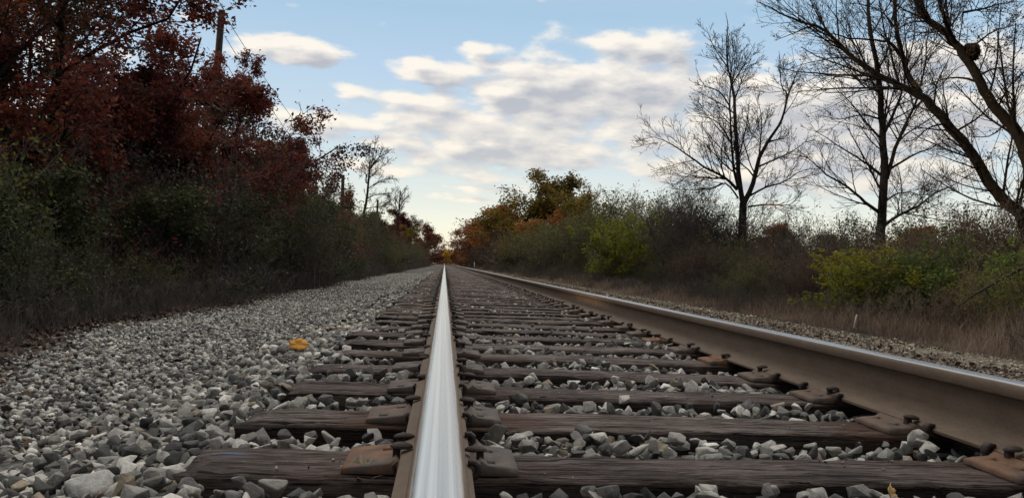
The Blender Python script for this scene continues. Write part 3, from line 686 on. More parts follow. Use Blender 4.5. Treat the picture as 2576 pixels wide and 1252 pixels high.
traced('bare_tree', 'bare tree with a tall forked trunk behind the right thicket, left of two', [
    (30, 22, Z1([(478, 1320), (480, 1170), (480, 1080), (483, 950)])),
    (17, 3, Z1([(483, 960), (465, 850), (455, 700), (445, 560), (435, 420), (415, 330), (405, 220), (412, 120), (400, 60)])),
    (10, 3, Z1([(460, 880), (440, 800), (430, 700), (422, 540), (425, 400), (455, 290), (440, 180)])),
    (17, 3, Z1([(485, 960), (530, 860), (560, 740), (610, 650), (665, 560), (690, 450), (660, 390), (650, 240)])),
    (6, 2, Z1([(688, 470), (725, 370), (780, 260)])),
    (7, 2, Z1([(560, 780), (640, 745), (730, 700), (800, 640)])),
    (8, 2, Z1([(508, 920), (590, 880), (680, 850), (760, 800), (860, 790)])),
    (7, 2, Z1([(505, 970), (600, 960), (700, 960), (760, 900)])),
    (10, 2, Z1([(455, 890), (400, 835), (320, 795), (240, 740), (150, 680), (90, 650), (30, 640)])),
    (6, 2, Z1([(432, 680), (370, 580), (300, 550), (220, 545)])),
    (6, 2, Z1([(422, 500), (370, 430), (300, 400), (260, 320)])),
    (6, 2, Z1([(460, 930), (400, 860), (330, 885), (200, 890), (130, 880)])),
    (6, 2, Z1([(558, 740), (570, 560), (545, 460)])),
    (5, 2, Z1([(412, 320), (350, 230), (310, 130)])), (5, 2, Z1([(430, 400), (490, 300), (540, 200)])),
], 24, 3, 31, (14, 8, 4), (.46, .46, .5), 500, 'brown', .05, dep=1.6, rmin=.0048, wf=.85)
traced('bare_tree', 'straight-trunked bare tree with upswept branches, right of the forked one', [
    (32, 8, Z2([(245, 1300), (250, 1130), (258, 1000), (268, 850), (265, 700), (258, 550), (250, 430), (235, 300), (205, 160), (195, 40), (195, -80)])),
    (13, 3, Z2([(280, 840), (320, 700), (360, 600), (420, 470), (455, 330), (470, 200), (490, 60)])),
    (11, 3, Z2([(262, 640), (310, 540), (350, 440), (380, 300), (410, 160), (420, 0)])),
    (9, 2, Z2([(252, 820), (190, 770), (110, 720), (0, 650), (-80, 600)])),
    (8, 2, Z2([(252, 650), (180, 570), (100, 470), (20, 400)])),
    (12, 3, Z2([(245, 995), (180, 950), (100, 880), (0, 820), (-90, 740), (-150, 690)])),
    (11, 3, Z2([(262, 1060), (340, 1010), (430, 965), (500, 910), (590, 870), (690, 810)])),
    (7, 2, Z2([(275, 945), (340, 905), (420, 910), (470, 940)])),
    (9, 2, Z2([(285, 800), (400, 730), (500, 690), (580, 640)])),
    (7, 2, Z2([(245, 440), (180, 330), (120, 200), (90, 60)])), (7, 2, Z2([(240, 330), (290, 220), (310, 80), (330, -60)])), (7, 2, Z2([(255, 560), (160, 540), (60, 560), (-40, 540)])),
], 17, 3, 32, (15, 8, 4), (.46, .46, .5), 300, 'brown', .05, dep=1.5, rmin=.0036, wf=.88)
traced('leaning_tree', 'dark tree leaning far left across the sky from the right edge', [
    (34, 22, Z2([(960, 1180), (910, 1010), (850, 960), (780, 880), (720, 790), (660, 690), (590, 610), (520, 530), (470, 470)])),
    (21, 4, Z2([(478, 478), (400, 430), (340, 400), (250, 360), (180, 310), (100, 250), (20, 170), (-60, 120), (-160, 90), (-260, 40), (-330, 10)])),
    (17, 8, Z2([(440, 440), (380, 350), (350, 250), (325, 130), (318, 0), (310, -110)])),
    (10, 2, Z2([(430, 440), (330, 415), (200, 412), (100, 415), (0, 418), (-120, 430), (-240, 450)])),
    (9, 2, Z2([(345, 260), (300, 205), (230, 190), (100, 180), (0, 155), (-120, 160)])),
    (7, 2, Z2([(500, 510), (515, 400), (560, 300), (610, 200)])), (7, 2, Z2([(600, 620), (700, 560), (800, 470), (900, 400)])), (6, 2, Z2([(150, 285), (60, 270), (-60, 290), (-200, 330)])), (6, 2, Z2([(380, 350), (440, 250), (470, 120)])), (6, 2, Z2([(330, 150), (260, 60), (160, 20), (60, 20)])),
    (6, 2, Z2([(-60, 120), (-140, 150), (-240, 190)])), (6, 2, Z2([(560, 580), (480, 600), (400, 660), (300, 660)])),
], 11, 3, 33, (18, 9, 4), (.44, .46, .5), 900, 'brown', .035, dep=1.2, bark='bark_dark', rmin=.0024)
traced('leaning_tree', 'leaning trunk in the upper right corner with a dark leafy nest on it', [
    (38, 14, Z2([(1010, 980), (960, 800), (930, 720), (900, 640), (850, 570), (780, 490), (720, 390), (660, 290), (620, 230), (560, 160), (480, 100), (430, 30), (390, -60)])),
    (14, 7, Z2([(605, 210), (565, 120), (535, 40), (510, -50)])),
    (8, 2, Z2([(640, 60), (740, 40), (840, 15), (940, 5)])), (8, 2, Z2([(700, 360), (800, 320), (920, 330)])), (8, 2, Z2([(720, 390), (620, 365), (520, 380), (440, 420)])), (7, 2, Z2([(800, 510), (860, 400), (940, 330)])), (7, 2, Z2([(640, 260), (760, 160), (880, 120), (960, 130)])),
    (7, 2, Z2([(560, 160), (640, 40), (700, -40)])), (7, 2, Z2([(850, 570), (760, 640), (660, 640)])), (7, 2, Z2([(480, 100), (380, 110), (300, 160)])),
], 10, 3, 34, (18, 9, 5), (.42, .46, .5), 3000, 'brown', .04, dep=1.2, bark='bark_dark', rmin=.0023, burl=(2441, 131, .11))
traced('bare_tree', 'tall pale bare tree with a broken stub standing above the far left scrub', [
    (13, 7, Z5([(330, 980), (345, 830), (365, 720), (378, 600), (385, 520)])),
    (6, 2, Z5([(384, 530), (400, 450), (425, 340), (432, 250)])), (6, 5, Z5([(378, 600), (360, 590), (362, 530)])), (7, 5, Z5([(383, 540), (385, 480), (387, 435)])),
    (5, 1.5, Z5([(368, 720), (430, 690), (520, 680), (600, 660)])), (4, 1.5, Z5([(378, 640), (450, 590), (540, 560), (605, 570)])), (4, 1.5, Z5([(385, 560), (470, 480), (550, 430)])),
    (4, 1.5, Z5([(392, 490), (460, 400), (500, 300)])), (4, 1.5, Z5([(410, 450), (490, 380), (570, 355)])), (4, 1.5, Z5([(355, 800), (450, 780), (520, 770), (590, 700)])), (3, 1.5, Z5([(380, 560), (340, 510), (330, 490)])), (3, 1.5, Z5([(400, 440), (380, 360), (375, 320)])),
], 80, 2, 35, (13, 8), (.40, .45), 0, None, dep=4, bark='bark', rmin=.010, wf=.62, ang=(38,38,40,40))
traced('bare_tree', 'smaller bare tree right of the tall pale one on the left side', [
    (6, 4, Z5([(600, 980), (605, 880), (620, 800), (625, 720), (628, 660)])), (3, 1.5, Z5([(620, 800), (660, 720), (700, 700)])), (3, 1.5, Z5([(622, 740), (650, 680), (680, 640)])), (3, 1.5, Z5([(615, 820), (560, 760), (520, 710)])), (3, 1.5, Z5([(620, 780), (590, 700), (600, 650)])),
], 95, 2, 36, (13, 8), (.45, .5), 0, None, dep=4, rmin=.011, wf=.7, ang=(38,38,40,40))
traced('bare_tree', 'tiny pale bare tree far off beside the vanishing point', [
    (3, 1.5, [(1094, 640), (1096, 615), (1097, 595)]), (2, 1, [(1096, 620), (1102, 605), (1106, 598)]), (2, 1, [(1095, 625), (1091, 610), (1090, 602)]),
], 230, 2, 37, (10, 7), (.45, .5), 0, None, dep=6, bark='twig_pale', rmin=.035)

# ------------------------------------------------------------------ generic leafy trees
PROTO = {}
def tree_proto(key, H, trunk_r, spread, nleaf, lsize, leafm, bark='bark_dark', seed=1, first=.28, lspread=.12, lev=3, up=.08, stems=1, nc=(13, 8, 6), bare_top=0):
    G = Grow(seed, lev, nc, (spread, .5, .5), (58, 50, 50), .18, up, first, .5, .006)
    for s in range(stems):
        g = G.g; d = unit(np.array([g.normal(0, .06 + .14 * (stems > 1)), g.normal(0, .06 + .14 * (stems > 1)), 1.0])); p = np.array([g.normal(0, .12) * (stems > 1), g.normal(0, .12) * (stems > 1), 0]); pts = [p]
        for i in range(8): d = unit(d + g.normal(size=3) * .07 + np.array([0, 0, .05])); p = p + d * H * .8 / 8; pts.append(p)
        G.limb(pts, trunk_r, trunk_r * .25, 0, True, H)
    e = empty(key)
    V, F = G.wood(0, 1); mk('trunk', V, F, M[bark], e, smooth=True)
    V2, F2 = G.wood(2, 9); A = G.anchors(nleaf, lspread); LV, LF = leaves(G.g, A, lsize)
    mk('crown', np.concatenate([V2, LV]), [F2, LF + len(V2)], [M[bark], M[leafm]], e, midx=[0] * len(F2) + [1] * len(LF))
    PROTO[key] = (e, H); return e
used = set()
def plant(key, X, Y, H, label, cat='tree', group=None, rot=None, wide=1.0):
    e, H0 = PROTO[key]
    o = e if key not in used else copy_tree(e)
    used.add(key); s = H / H0
    o.location = (X, Y, float(ground_z(np.array(X))) - .05); o.scale = (s * wide, s * wide, s); o.rotation_euler = (0, 0, rng.uniform(0, 6.28) if rot is None else rot)
    return tag(o, label, cat, group)
def plant_px(key, px, pytop, Y, label, **k):
    P = at(px, pytop, Y); X = float(P[0]); H = float(P[2] - ground_z(np.array(X))) * k.pop('up', 1.08 if k.get('cat') is None else 1.0); return plant(key, X, Y, H, label, **k)

tree_proto('red_oak', 9.0, .16, .50, 42000, .105, 'oak', seed=41, first=.16, lspread=.09, nc=(17, 9, 6))
tree_proto('tall_oak', 9.5, .14, .46, 22000, .105, 'oak_dark', seed=42, first=.2, lspread=.09, nc=(15, 8, 6))
tree_proto('red_oak_broad', 8.5, .15, .56, 44000, .105, 'oak', seed=43, first=.14, lspread=.09, nc=(17, 9, 6))
tree_proto('maroon_tree', 8.0, .12, .44, 24000, .14, 'maroon', seed=44, first=.15, lspread=.13)
tree_proto('olive_tree', 9.0, .15, .42, 9000, .22, 'olive', seed=45, first=.18, lspread=.2, stems=2, nc=(11, 7, 6))
tree_proto('rust_tree', 9.0, .14, .42, 8000, .26, 'rust', seed=46, first=.1, lspread=.25)
tree_proto('orange_tree', 8.0, .12, .42, 8000, .25, 'orange', seed=47, first=.1, lspread=.25)
tree_proto('gold_tree', 8.0, .14, .42, 6000, .36, 'gold', seed=48, first=.06, lspread=.3)
tree_proto('green_tree', 6.0, .09, .42, 9000, .14, 'green_dk', seed=49, first=.08, lspread=.16, stems=2)
tree_proto('thin_tree', 7.0, .07, .36, 1500, .14, 'brown', 'bark', seed=50, first=.25, lspread=.1, nc=(14, 8, 6))
# left of the track
plant('tall_oak', -8.3, 13.8, 9.5, 'dark oak at the left edge with brown leaves and open sky through its top', rot=.4, wide=1.1)
plant('red_oak', -8.6, 18.0, 9.8, 'big red oak second from the left edge of the photo', rot=2.0, wide=1.2)
plant('red_oak_broad', -7.6, 22.5, 8.0, 'broad red oak hiding the lower part of the tall pole', rot=1.0, wide=1.15)
plant('tall_oak', -12.6, 21.5, 11.0, 'tall brown-leaved oak rising behind the red oaks at the top left', rot=3.3, wide=1.3)
plant('red_oak', -12.5, 16.5, 7.0, 'rust-red oak low behind the dark left edge oak', rot=5.0, wide=1.4)
plant('red_oak_broad', -9.6, 33.0, 6.0, 'deep red oak just right of the tall pole', rot=4.2, wide=.8)
plant('red_oak_broad', -8.0, 19.6, 6.6, 'low spreading red oak in front of the broad one, over the brush', rot=2.7, wide=1.1)
plant('red_oak', -7.6, 26.8, 7.5, 'bushy red oak whose crown ends right of the tall pole', rot=2.2, wide=1.15)
plant('red_oak', -9.4, 15.5, 5.6, 'low red oak with bright rusty leaves near the left edge', rot=1.3, wide=1.5)
for i, (X, Y, H) in enumerate([(-9.6, 15.5, 3.4), (-10.2, 20, 3.8), (-9.8, 25, 4.0), (-9.4, 30.5, 4.4), (-11, 12.5, 3.2), (-8.6, 40.5, 4.6)]):
    plant('green_tree', X, Y, H, ['dark green sapling behind the low rusty oak', 'dark green sapling behind the broad red oak', 'dark green sapling behind the bushy oak at the pole', 'dark green sapling right of the pole behind the brush', 'dark green sapling at the left edge under the brown oak', 'dark green sapling under the first maroon tree'][i], wide=1.5)
plant('maroon_tree', -8.4, 38, 7.6, 'maroon tree between the red oaks and the crossarm pole', rot=.7, wide=1.0)
plant('thin_tree', -8.0, 43, 8.2, 'thin nearly bare tree poking above the maroon trees', rot=.2)
plant('maroon_tree', -9.2, 49, 8.6, 'dark maroon tree just left of the crossarm pole', rot=2.4, wide=1.0)
plant('rust_tree', -9.6, 69, 7.8, 'small rust-coloured tree right of the crossarm pole', rot=1.4)
plant('green_tree', -6.3, 35, 4.6, 'dark green bushy tree below the maroon trees', rot=.4)
plant('olive_tree', -6.8, 28.5, 4.6, 'olive-yellow sapling below the tall pole', rot=.4)
plant('green_tree', -6.5, 45, 4.4, 'dark green bush at the foot of the crossarm pole', rot=2.4)
plant('maroon_tree', -9.3, 200, 15.5, 'rounded dark red-brown tree at the end of the left tree line', rot=3, wide=1.5)
plant('rust_tree', -6.6, 212, 12.5, 'brown tree tucked behind the rounded red-brown one', rot=3, wide=1.6)
plant('maroon_tree', -5.6, 232, 9.5, 'small dark brown tree closing the left tree line at the vanishing point', rot=1, wide=1.6)
plant('olive_tree', -8.6, 142, 8.2, 'dull olive tree left of the rounded red-brown one', rot=1, wide=1.4)
for i, (X, Y, H, k, wd) in enumerate([(-9.5, 75, 7.0, 'green_tree', 1.4), (-9.6, 86, 6.9, 'maroon_tree', 1.5), (-9.4, 98, 6.6, 'rust_tree', 1.5), (-8.6, 110, 7.4, 'green_tree', 1.5), (-8.6, 121, 8.4, 'maroon_tree', 1.5), (-10.4, 56, 7.2, 'maroon_tree', 1.1), (-7.0, 66, 4.6, 'green_tree', 1.5), (-6.6, 90, 5.0, 'green_tree', 1.5)]):
    plant(k, X, Y, H, ['dark scrubby tree left of the tall pale bare tree', 'dark red scrub tree at the foot of the tall pale bare tree', 'rusty scrub tree behind the thin crossarm pole', 'dark green scrub tree right of the thin crossarm pole', 'dark reddish scrub tree left of the rounded one', 'dark maroon tree behind the first crossarm pole', 'low dark green scrub in front of the rust-coloured tree', 'low dark green scrub in front of the tall pale bare tree'][i], wide=wd)
for i, (X, Y, H, k) in enumerate([(-5.5, 10.0, 2.3, 'green_tree'), (-6.0, 12.8, 2.8, 'green_tree'), (-5.9, 15.6, 2.9, 'green_tree'), (-6.1, 19.0, 3.2, 'green_tree'), (-5.9, 23.0, 3.3, 'green_tree'), (-6.0, 27.0, 3.4, 'green_tree'), (-5.8, 32.0, 3.4, 'green_tree'), (-5.9, 39.0, 3.6, 'green_tree')]):
    plant(k, X, Y, H, ('olive' if k == 'olive_tree' else 'dark green') + ' bushy sapling, ' + ['first', 'second', 'third', 'fourth', 'fifth', 'sixth', 'seventh', 'eighth'][i] + ' in the brush from the left edge', wide=1.35)
# right of the track
plant_px('olive_tree', 1325, 440, 74, 'tall olive-green tree standing above the right tree line', rot=.9, wide=1.45)
plant_px('olive_tree', 1405, 448, 72, 'olive tree with two green tufts on top, beside the tall one', rot=2.6, wide=1.35)
plant_px('orange_tree', 1262, 520, 95, 'orange-brown tree left of the tall olive tree', rot=1, wide=1.6)
plant_px('rust_tree', 1225, 540, 125, 'rust-brown tree between the red tree and the orange-brown one', rot=2, wide=1.7)
plant_px('rust_tree', 1192, 568, 165, 'rounded rusty red tree nearest the vanishing point on the right', rot=2.5, wide=1.9, up=1.2)
plant_px('thin_tree', 1475, 462, 55, 'sparse grey tree with dangling leaves right of the olive pair', rot=1.5)
plant_px('orange_tree', 1445, 515, 62, 'orange-leaved tree between the olive pair and the sparse grey tree', rot=2.2, wide=1.2)
plant_px('rust_tree', 1290, 545, 92, 'rust tree below the tall olive tree', rot=4, wide=1.6)
plant_px('olive_tree', 1500, 490, 50, 'olive tree left of the dark olive thicket', rot=4, wide=1.3)
plant_px('orange_tree', 1350, 555, 66, 'low orange tree under the olive pair', rot=3, wide=1.6)
plant_px('thin_tree', 1165, 600, 210, 'grey bare tree at the foot of the rusty red tree', rot=.5)
plant_px('orange_tree', 1146, 628, 290, 'bright orange tree beside the golden one at the end of the track', rot=.5)
plant_px('gold_tree', 1124, 631, 330, 'golden yellow tree glowing at the end of the track', rot=1.5)
plant_px('orange_tree', 1962, 566, 75, 'orange-red tree far across the field behind the forked bare tree', rot=1, wide=1.3)
plant_px('orange_tree', 2330, 572, 62, 'wide orange tree far across the field right of the straight trunk', rot=2, wide=1.6)
plant_px('rust_tree', 2290, 585, 70, 'rust tree touching the wide orange one across the field', rot=2, wide=1.4)
plant_px('green_tree', 2120, 575, 55, 'dark green tree across the field left of the straight trunk', rot=2, wide=1.2)

# bushes: several stems from the ground
def bush_proto(key, H, nstem, nleaf, lsize, leafm, wood='twig', seed=1, spread=.5, lean=.35, lspread=.08, nc=(7, 5)):
    G = Grow(seed, 2, nc, (spread, .5), (45, 45), .2, .06, .15, .55, .0035); g = G.g
    for s in range(nstem):
        p = np.array([g.normal(0, .22) * H * .5, g.normal(0, .22) * H * .5, 0]); d = unit(np.array([g.normal(0, lean), g.normal(0, lean), 1.0])); L = H * g.uniform(.55, 1.0); G.branch(p, d, L, .006 * H * g.uniform(.6, 1.3), 0)
    e = empty(key)
    V, F = G.wood(0, 0); mk('stems', V, F, M[wood], e)
    V2, F2 = G.wood(1, 9); LV, LF = leaves(g, G.anchors(nleaf, lspread), lsize, .3)
    mk('crown', np.concatenate([V2, LV]), [F2, LF + len(V2)], [M[wood], M[leafm]], e, midx=[0] * len(F2) + [1] * len(LF))
    PROTO[key] = (e, H); return e
bush_proto('yellow_green_bush', 3.0, 30, 9000, .115, 'yelgreen', seed=61, lspread=.05, nc=(6, 4))
bush_proto('green_bush', 1.6, 24, 5200, .075, 'green', seed=62, lspread=.045, lean=.5)
bush_proto('thicket', 3.4, 70, 5200, .07, 'brown', seed=63, lspread=.07, lean=.3, nc=(9, 6))
bush_proto('thicket_green', 3.2, 55, 9000, .085, 'olivegreen', seed=64, lspread=.09, nc=(8, 5))
bush_proto('red_thicket', 2.2, 55, 2600, .055, 'rust', seed=65, lspread=.07, lean=.4, nc=(8, 6))
plant_px('yellow_green_bush', 1592, 522, 29, 'bright yellow-green bush in front of the right thicket', cat='bush', rot=1)
plant_px('yellow_green_bush', 2200, 622, 11.6, 'low yellow-green bush under the straight-trunked bare tree', cat='bush', rot=2, wide=1.5, up=1.1)
plant_px('green_bush', 2330, 628, 10.8, 'leafy green bush right of the low yellow-green one', cat='bush', rot=2.4, wide=1.25, up=1.1)
plant_px('thicket_green', 1900, 640, 15.5, 'small olive bush low in the brush below the forked bare tree', cat='bush', rot=3.1, wide=1.2)
plant_px('green_bush', 2545, 600, 9.2, 'dark green bush at the foot of the leaning tree', cat='bush', rot=4)
plant_px('thicket_green', 1655, 500, 33, 'olive leafy thicket behind the bright yellow-green bush', cat='bush', rot=1)
plant_px('thicket_green', 1530, 478, 42, 'dark olive thicket left of the bright yellow-green bush', cat='bush', rot=3)
plant_px('thicket', 1735, 462, 27, 'tall grey-brown thicket right of the bright yellow-green bush', cat='bush', rot=1)
plant_px('thicket', 1805, 480, 24, 'grey twiggy thicket just left of the forked bare tree', cat='bush', rot=2)
plant_px('thicket', 1690, 470, 36, 'twiggy brown thicket behind the yellow-green bush and grey thicket', cat='bush', rot=5)
plant_px('red_thicket', 1770, 590, 19, 'low brown thicket in the grass below the forked bare tree', cat='bush', rot=2)
plant_px('thicket', 2010, 520, 18, 'open leafless shrub between the two upright bare trees', cat='bush', rot=2)
plant_px('red_thicket', 1935, 600, 17, 'reddish-brown shrub right of the forked trunk', cat='bush', rot=1)
plant_px('thicket', 2080, 560, 14.5, 'twiggy shrub left of the straight trunk with sparse leaves', cat='bush', rot=3.3)
plant_px('red_thicket', 2020, 640, 13.5, 'low dark twiggy shrub left of the low yellow-green bush', cat='bush', rot=.3)
plant_px('thicket', 2440, 520, 12.5, 'tangled dark shrub behind the leafy green bush', cat='bush', rot=4)
plant_px('thicket', 2540, 480, 11.5, 'dense dark twiggy shrub at the right edge behind the leaning tree', cat='bush', rot=.7)
plant_px('thicket_green', 2130, 600, 16.5, 'dark green shrub behind the low yellow-green bush', cat='bush', rot=2)
plant_px('thicket_green', 2400, 610, 14, 'dark green shrub under the wide orange far tree', cat='bush', rot=1)
plant_px('red_thicket', 2470, 650, 9.6, 'brown leafless shrub right of the leafy green bush', cat='bush', rot=1)
for i, (px, py, Y) in enumerate([(1445, 560, 48), (1390, 560, 58), (1330, 575, 70), (1290, 590, 84), (1480, 520, 47), (1250, 600, 100), (1215, 615, 125)]):
    plant_px(('thicket', 'thicket_green', 'thicket')[i % 3], px, py, Y, ['dark thicket below the sparse grey tree', 'dark olive thicket below the olive pair', 'dark brown thicket below the tall olive tree', 'dark thicket below the orange-brown tree', 'dusky thicket right of the orange-leaved tree', 'small dark thicket below the rust-brown tree', 'small dark thicket below the rounded rusty red tree'][i], cat='bush', wide=1.5)

# ------------------------------------------------------------------ undergrowth: brush that nobody could count
def brush_variant(seed, H, nstem, nleaf, lsize, lean=.22, nc=(6, 4)):
    G = Grow(seed, 2, nc, (.42, .5), (42, 45), .18, .07, .2, .55, .003); g = G.g
    for s in range(nstem):
        p = np.array([g.uniform(-.9, .9), g.uniform(-.9, .9), 0]); G.branch(p, unit(np.array([g.normal(0, lean), g.normal(0, lean), 1.0])), H * g.uniform(.35, 1.0), .0045 * H * g.uniform(.5, 1.2), 0)
    V, F = G.wood(0, 9); LV, LF = leaves(g, G.anchors(nleaf, .09), lsize, .2); return V, F, LV, LF
def merged(name, variants, places, mats, label, cat):
    g = np.random.default_rng(77); W, WF, L, LFs, ow, ol, mi = [], [], [], [], 0, 0, []
    for (x, y, z, s, k, mm) in places:
        V, F, LV, LF = variants[k]; a = g.uniform(0, 6.28); c, sn = math.cos(a) * s, math.sin(a) * s
        Rm = np.array([[c, -sn, 0], [sn, c, 0], [0, 0, s]]).T; o = np.array([x, y, z])
        W.append(V @ Rm + o); WF.append(F + ow); ow += len(V); L.append(LV @ Rm + o); LFs.append(LF + ol); ol += len(LV); mi.append((len(F), len(LF), mm))
    V = np.concatenate(W + L); F = np.concatenate(WF); LF = np.concatenate(LFs) + ow
    mid = np.concatenate([np.zeros(len(F), int)] + [np.full(b, m) for a, b, m in mi])
    return tag(mk(name, V, [F, LF], mats, midx=mid), label, cat, kind='stuff')
BV = [brush_variant(80 + i, 2.6, 34, 2100, .075) for i in range(5)] + [brush_variant(90 + i, 1.3, 60, 260, .04, .28, (4, 3)) for i in range(3)]
g = np.random.default_rng(78); PL = []
y = -6.0
while y < 190:
    stp = .95 if y < 30 else 1.5 if y < 70 else 3.0
    tall = .85 + .30 * math.sin(y * .31 + 1.0) + .18 * math.sin(y * .83)
    for dx_, s0, kk in ((-.7, .55, 1), (-1.4, .85, 0), (-2.3, 1.2, 0), (-3.4, 1.5, 0), (-4.8, 1.75, 0)):
        if y > 70 and dx_ == -3.4: continue
        if dx_ < -4.5 and y > 34: continue
        x = float(edge(np.array(y))) + dx_ + g.normal(0, .25) - (.5 if y < 6 else 0); s = s0 * (.55 if y < 6.5 else .8 if y < 9 else 1) * g.uniform(.7, 1.25) * (tall if not kk else 1) * (1 + .35 * min(1, max(0, (y - 60) / 60)))
        k = int(g.integers(5, 8)) if kk or g.uniform() < (.5 if dx_ > -1.5 else .15) else int(g.integers(0, 5))
        ph = math.sin(y * .45 + dx_); mm = 2 if kk else int(g.choice([1, 2, 3, 4], p=[.50, .18, .02, .30] if ph > 0 else [.28, .50, .08, .14]))
        PL.append((x, y + g.normal(0, .3), float(ground_z(np.array(x))) - .03, s, k, mm))
    y += stp
merged('left_undergrowth', BV, PL, [M['twig'], M['green_dk'], M['brown'], M['oak'], M['olivegreen']], 'dark tangled brush along the foot of the left trees', 'undergrowth')
PL = []; y = 5.0
while y < 230:
    stp = 1.3 if y < 30 else 2.2 if y < 70 else 4.0
    for X, s0, kk in ((5.5, .36, 1), (6.1, .5, 1), (6.8, .6, 1), (7.4, .6, 0), (8.8, .72, 0), (10.5, .85, 0)):
        x = X + g.normal(0, .35); s = s0 * g.uniform(.7, 1.2) * (1 + .5 * min(1, max(0, (y - 25) / 30)))
        k = int(g.integers(5, 8)) if kk else int(g.integers(0, 5)); mm = int(g.choice([1, 2, 3], p=[.52, .36, .12]))
        PL.append((x, y + g.normal(0, .4), float(ground_z(np.array(x))) - .03, s, k, mm))
    y += stp
merged('right_undergrowth', BV, PL, [M['twig'], M['olivegreen'], M['brown'], M['rust']], 'low brown and olive brush behind the dry grass on the right', 'undergrowth')
# far wood closing the view
g = np.random.default_rng(5); P = []
for (X, Y, hgt, rr) in [(g.uniform(-60, 90), g.uniform(420, 620), g.uniform(6, 13), g.uniform(5, 9)) for _ in range(110)] + [(g.uniform(-26, -8), g.uniform(180, 380), g.uniform(4, 7), 3.5) for _ in range(46)] + [(g.uniform(7, 22), g.uniform(180, 380), g.uniform(4, 8), 3.5) for _ in range(46)]:
    n = 420; q = unit(g.normal(size=(n, 3))) * g.uniform(.55, 1, (n, 1)) * np.array([rr, rr, hgt * .5]); P.append(q + np.array([X, Y, hgt * .5 - 1]))
V, F = leaves(g, np.concatenate(P), 1.1, .2, .7); tag(mk('distant_woods', V, F, M['rust']), 'low autumn woods far beyond the end of the track', 'woods', kind='stuff')
P = []
for _ in range(90):
    X = g.uniform(25, 160); Y = g.uniform(60, 160); hgt = g.uniform(2.0, 3.6) * (Y / 90) ** .5; n = 320; P.append(unit(g.normal(size=(n, 3))) * g.uniform(.5, 1, (n, 1)) * np.array([3.5, 3.5, hgt * .55]) + np.array([X, Y, hgt * .45 - .6]))
V, F = leaves(g, np.concatenate(P), .5, .2, .7); tag(mk('field_hedge', V, F, M['olive']), 'low olive hedge line far across the field on the right', 'hedge', kind='stuff')

# ------------------------------------------------------------------ dry grass and leaf litter
def blades(g, X, Y, h, wd, lean):
    n = len(X); Z = ground_z(X) - .02; a = g.uniform(0, 6.28, n); d = np.stack([np.cos(a), np.sin(a), np.zeros(n)], -1); b = np.stack([-np.sin(a), np.cos(a), np.zeros(n)], -1)
    P = np.stack([X, Y, Z], -1); l = (g.uniform(.2, 1, n) * lean * h)[:, None]; up = np.array([0, 0, 1.])
    V = np.stack([P - b * wd, P + b * wd, P + d * l * .35 + up * h[:, None] * .6 + b * wd * .7, P + d * l * .35 + up * h[:, None] * .6 - b * wd * .7, P + d * l + up * h[:, None]], 1).reshape(-1, 3)
    I = (np.arange(n) * 5)[:, None]; return V, [np.hstack([I, I + 1, I + 2, I + 3]), np.hstack([I + 3, I + 2, I + 4])]
def grass(name, n, x0, x1, y0, y1, hlo, hhi, mat, label, edge0=0):
    Y = y0 + (y1 - y0) * g.uniform(0, 1, n) ** 2.0; X = g.uniform(x0, x1, n) + .28 * np.sin(Y * .8) + .15 * np.sin(Y * 2.9)
    if x1 <= 0: X = g.uniform(x0, x1, n); D = X.copy(); X = X + edge(Y)
    else: D = X
    prof_ = np.clip(np.abs(D - edge0) / 1.2, .25, 1); cl = .58 + .42 * np.sin(X * 3.1 + 2 * np.sin(Y * 1.3)) * np.sin(Y * 2.3)
    h = (hlo + (hhi - hlo) * g.uniform(0, 1, n) ** 1.5) * prof_ * cl
    V, F = blades(g, X, Y, h, np.maximum(.0020, .00032 * Y)[:, None], 1.1); tag(mk(name, V, F, M[mat]), label, 'grass', kind='stuff')
grass('dry_grass', 150000, 4.85, 7.4, 3.0, 130, .08, .54, 'dry', 'dry mauve-brown grass between the gravel path and the right bushes', 4.6)
grass('dry_weeds', 45000, -1.5, -.35, 2.5, 110, .06, .62, 'dry_dk', 'dead brown weeds along the left edge of the ballast', 0)
n = 26000; Y = -1 + 75 * g.uniform(0, 1, n) ** 1.8; X = edge(Y) - .38 + g.normal(0, .30, n); k_ = g.uniform(0, 1, n) < .02; X = np.where(k_, g.uniform(-3, -.7, n), X)
P = np.stack([X, Y, ground_z(X) + .4 * wave(X, Y) + g.uniform(0, .03, n)], -1); V, F = leaves(g, P, .075, .95, .65)
tag(mk('leaf_litter', V, F, M['litter']), 'dark fallen leaves lining the left edge of the ballast', 'fallen leaves', kind='stuff')
n = 5000; Y = 3 + 40 * g.uniform(0, 1, n) ** 1.8; X = 4.1 - np.abs(g.normal(0, .7, n)); P = np.stack([X, Y, ground_z(X) + .012 + g.uniform(0, .012, n)], -1); V, F = leaves(g, P, .045, .95, .6)
tag(mk('path_leaves', V, F, M['litter']), 'small brown leaves scattered over the gravel path', 'fallen leaves', kind='stuff')

